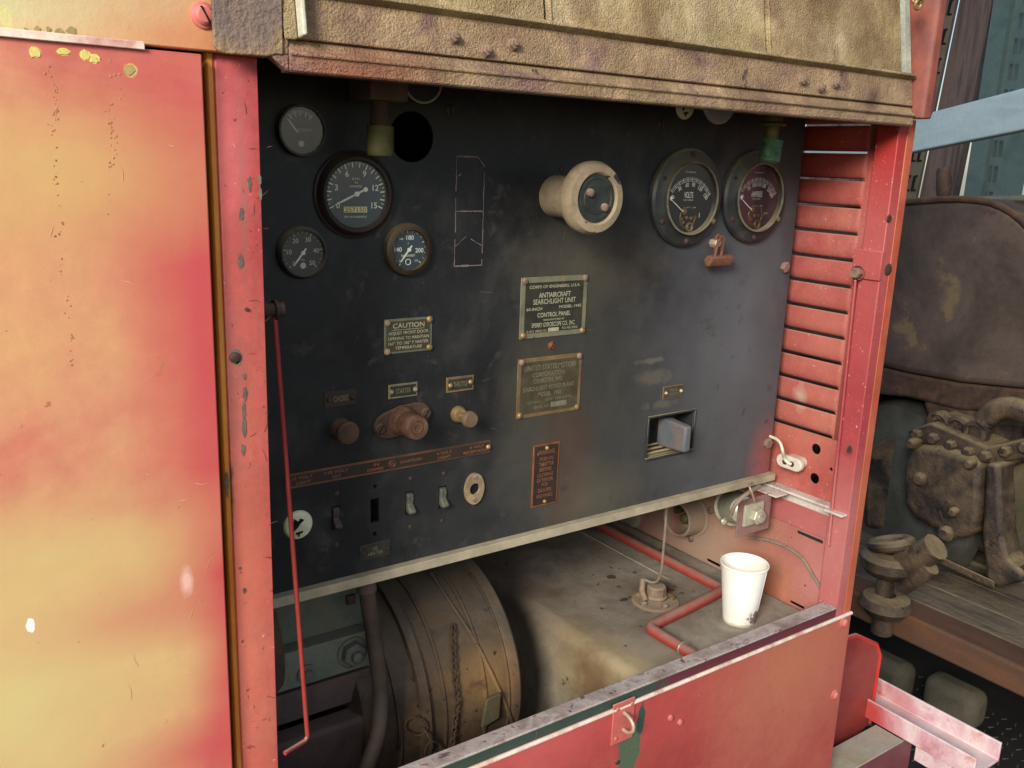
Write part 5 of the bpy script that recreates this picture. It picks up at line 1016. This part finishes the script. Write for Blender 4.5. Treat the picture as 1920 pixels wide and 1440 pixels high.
m = MB(); m.hexa([U(px, py, 'x', XE-.1) for px, py in ((1900, 1088), (1900, 1068), (1960, 1040), (1960, 1062))], [U(px, py, 'x', XE+.3) for px, py in ((1900, 1088), (1900, 1068), (1960, 1040), (1960, 1062))]); m.build('foot_rail', M['greasy'], t)
t = thing('flywheel', 'pale grey round wheel in shadow beside the old engine', 'wheel', tuple(U(1640, 960, 'x', 3.35)))
m = MB(); a = U(1665, 925, 'x', 3.3); m.lathe([(0, 0), (.3, 0), (.36, -.02), (.38, -.05), (.38, -.12), (0, -.12)], a, (-1, .3, 0), 64); m.build('rim', mat('dull_grey_wheel', ['34322c', '46443c', '525046'], 8, .7, bump=.2), t)
t = thing('screw_jack', 'brown screw jack with a ring cap standing on the timber', 'jack', tuple(U(1670, 1180, 'x', 2.68)))
XJ = 2.68; j = lambda px, py: U(px, py, 'x', XJ)
a = j(1668, 1040); m = MB(); m.torus(a+Vector((0, 0, .04)), (0, .35, 1), .058, .02, 32, 10); m.build('ring', M['greasy'], t)
m = MB(); m.lathe([(.03, .03), (.075, .028), (.09, .01), (.09, -.02), (.07, -.045), (.03, -.06), (.028, -.22), (.0, -.22)], a+Vector((0, 0, -.02)), (0, 0, 1), 32); m.build('cap', M['greasy'], t)
b = j(1660, 1135); m = MB(); m.lathe([(.03, .04), (.075, .03), (.085, .0), (.06, -.03), (.035, -.035), (.035, -.1), (0, -.1)], b, (0, 0, 1), 28); m.build('base', M['greasy'], t)
m = MB(); m.tube([j(1690, 1060), j(1730, 1040), j(1755, 1025)], .045, 12, 1); m.tube([j(1690, 1100), j(1725, 1078), j(1745, 1062)], .03, 12, 1); m.build('arm', M['greasy'], t)
# deck and timbers
ZF = -1.46
m = MB(); x0 = 2.86
w_ = .17
for k in range(9):
    xa_ = x0+.05+k*w_; m.box(xa_, xa_+w_-.012, -.5, 4.6, ZF-.05, ZF-.002-.004*(k % 3))
deck = m.build('deck', M['planks'], bevel=.004); tag(deck, 'weathered wooden deck boards under the old engine', 'deck')
m = MB(); m.box(2.75, 2.88, -.5, 4.2, -1.543, -1.447); tag(m.build('timber_sill', M['timber'], bevel=.008), 'reddish brown timber running along the deck edge', 'timber')
rb_ = random.Random(3)
for (px, py, s_) in ((1795, 1275, .1), (1665, 1225, .1)):
    a = U(px, py, 'z', -1.72); m = MB(); m.box(a.x-s_*.5, a.x+s_*.6, a.y-s_*1.0, a.y+s_*1.0, -1.87, -1.73); tag(m.build('stone_block', mat('dusty_stone', ['4c463a', '625a48'], 8, .8, bump=.3, grain=.15), bevel=.03, seg=3), 'rounded pale block under the timber, '+('the right one in the light' if px > 1700 else 'the left one in shadow'), 'block')
m = MB(); m.box(-8, 12, -3, 12, -1.9, -1.875); fl_ = m.build('ground', M['ground']); struct(fl_)
m = MB(); rr_ = random.Random(9)
for i in range(26):
    for k in range(34):
        x_, y_ = 2.02+i*.045, .55+k*.04; d_ = .35 if (i+k) % 2 else -.35
        m.hexa([(x_-.010, y_-.003-d_*.01, -1.875), (x_+.010, y_-.003+d_*.01, -1.875), (x_+.010, y_+.003+d_*.01, -1.875), (x_-.010, y_+.003-d_*.01, -1.875)],
               [(x_-.007, y_-.001-d_*.01, -1.872), (x_+.007, y_-.001+d_*.01, -1.872), (x_+.007, y_+.001+d_*.01, -1.872), (x_-.007, y_+.001-d_*.01, -1.872)])
o = m.build('tread_pattern', mat('worn_tread_lugs', ['4c4844', '5c5850'], 20, .5, metal=.3, bump=.1), fl_)
# ---- shed wall behind: boards, slotted uprights, green post, bright slits
XW = 6.0
def wq(px, py, x=XW): q = U(px, py, 'x', x); return (q.y, q.z)
def wallstrip(m, pxt, pxb, wt, wb, y0, y1, x, th):
    a, b, c_, d_ = wq(pxt, y0, x), wq(pxt+wt, y0, x), wq(pxb+wb, y1, x), wq(pxb, y1, x)
    m.prism([a, b, c_, d_], 'x', x, x+th)
def edge(px0, dxdy): return lambda y: px0+dxdy*y
def pillar(x, L0, R0, s_, th, name, mt, label, cat, ya=-420, yb=900, parent=None, grp=None):
    m = MB(); a, b, c_, d_ = wq(L0+s_*ya, ya, x), wq(R0+s_*ya, ya, x), wq(R0+s_*yb, yb, x), wq(L0+s_*yb, yb, x)
    m.prism([a, b, c_, d_], 'x', x, x+th); o = m.build(name, mt)
    return tag(o, label, cat, grp)
sh = -.205
pillar(6.1, 1560, 1772, sh, .08, 'shed_board', M['wood'], 'wide grey brown weathered board left of the slotted upright', 'board')
pillar(6.1, 1800, 1862, sh, .08, 'shed_board', M['wood'], 'grey brown weathered board between slotted upright and green post', 'board')
o = pillar(6.0, 1764, 1793, sh, .03, 'slotted_upright', M['slot'], 'dusty slotted steel upright against the shed boards', 'upright')
yl, yh = -300, 420
m = MB()
for k in range(16):
    yc_ = -330+k*55
    for off, fl2 in ((5, 1), (17, 1)):
        xa_ = 1764+off+sh*yc_
        pts = [(xa_, yc_), (xa_+6, yc_-2), (xa_+6, yc_+1), (xa_+3, yc_+3), (xa_+1-3, yc_+24), (xa_+3, yc_+25), (xa_+2, yc_+28), (xa_-6, yc_+28), (xa_-5, yc_+24)]
        m.prism([wq(p[0], p[1], 5.99) for p in pts], 'x', 5.985, 5.998)
m.build('slots', M['hole'], None)
bpy.context.scene.objects['slots'].parent = o; bpy.context.scene.objects['slots'].location = bpy.context.scene.objects['slots'].location-o.location
pillar(5.9, 1863, 1895, sh*.75, .3, 'green_post', M['greenmetal'], 'grey green steel post right of the shed boards', 'post')
# outer slotted panel with daylight behind
ho = []
for k in range(14):
    yc_ = -120+k*48
    for off in (2, 13):
        xa_ = 1915+off+sh*yc_
        ho.append([wq(xa_, yc_, 5.95), wq(xa_+8, yc_-1, 5.95), wq(xa_+4, yc_+30, 5.95), wq(xa_-4, yc_+31, 5.95)])
L0, R0 = 1904, 1990
o = plate([wq(L0+sh*-420, -420, 5.95), wq(R0+sh*-420, -420, 5.95), wq(R0+sh*900, 900, 5.95), wq(L0+sh*900, 900, 5.95)], ho, 'x', 5.95, .004, 'slotted_screen', M['greenmetal'])
org = Vector(W((5.95, wq(1950, 700, 5.95)[0], -1.8)))
for v in o.data.vertices: v.co -= (org-o.location)
o.location = org
tag(o, 'green steel panel pierced with bright slots at the right edge', 'panel')
m = MB()
for k in range(22):
    y_ = 2.95-k*.26; m.box(6.3, 6.34+.01*(k % 3), y_-.255, y_, -1.87, 2.6)
tag(m.build('shed_wall', M['wood'], bevel=.004), 'upright board wall of the shed beyond the right edge', 'wall')
m = MB()
for k in range(12):
    y_ = 4.3+k*.3; m.box(6.3, 6.34+.01*(k % 3), y_, y_+.295, -1.87, -.05)
tag(m.build('low_wall', M['wood'], bevel=.004), 'low board wall behind the cabinet seen only through the louvers', 'wall')
# pale blue diagonal beam
def pdep(px, py, dd_): r_ = ray(px, py); return r_*dd_
m = MB(); A_ = [pdep(1640, 238, 4.4), pdep(1640, 300, 4.4)]; B_ = [pdep(2040, 133, 2.9), pdep(2040, 220, 2.9)]
off = Vector((.12, .05, .0)); A2 = [a_+(a_-b_)*.6 for a_, b_ in zip(A_, B_)]; B_ = [b_+(b_-a_)*.5 for a_, b_ in zip(A_, B_)]; A_ = A2
m.hexa([A_[1], A_[0], A_[0]+off, A_[1]+off], [B_[1], B_[0], B_[0]+off, B_[1]+off])
tag(m.build('blue_beam', M['bluebeam'], bevel=.006), 'pale blue painted beam sloping across the upper right', 'beam')
# handle lying on the cowl + grey rod
a = U(1770, 372, 'x', 3.4); t = thing('lever_handle', 'thin grey lever with a dark grip lying on top of the cowl', 'lever', tuple(a))
m = MB(); m.tube([U(px, py, 'x', 3.4) for px, py in ((1768, 370), (1780, 376), (1850, 373), (1960, 371))], .012, 10, 1); m.build('rod', M['bracket'], t)
m = MB(); m.tube([U(px, py, 'x', 3.4) for px, py in ((1768, 368), (1770, 345), (1768, 315))], lambda k: .02+.008*math.sin(math.pi*k), 12, 2); m.build('grip', M['rust'], t)
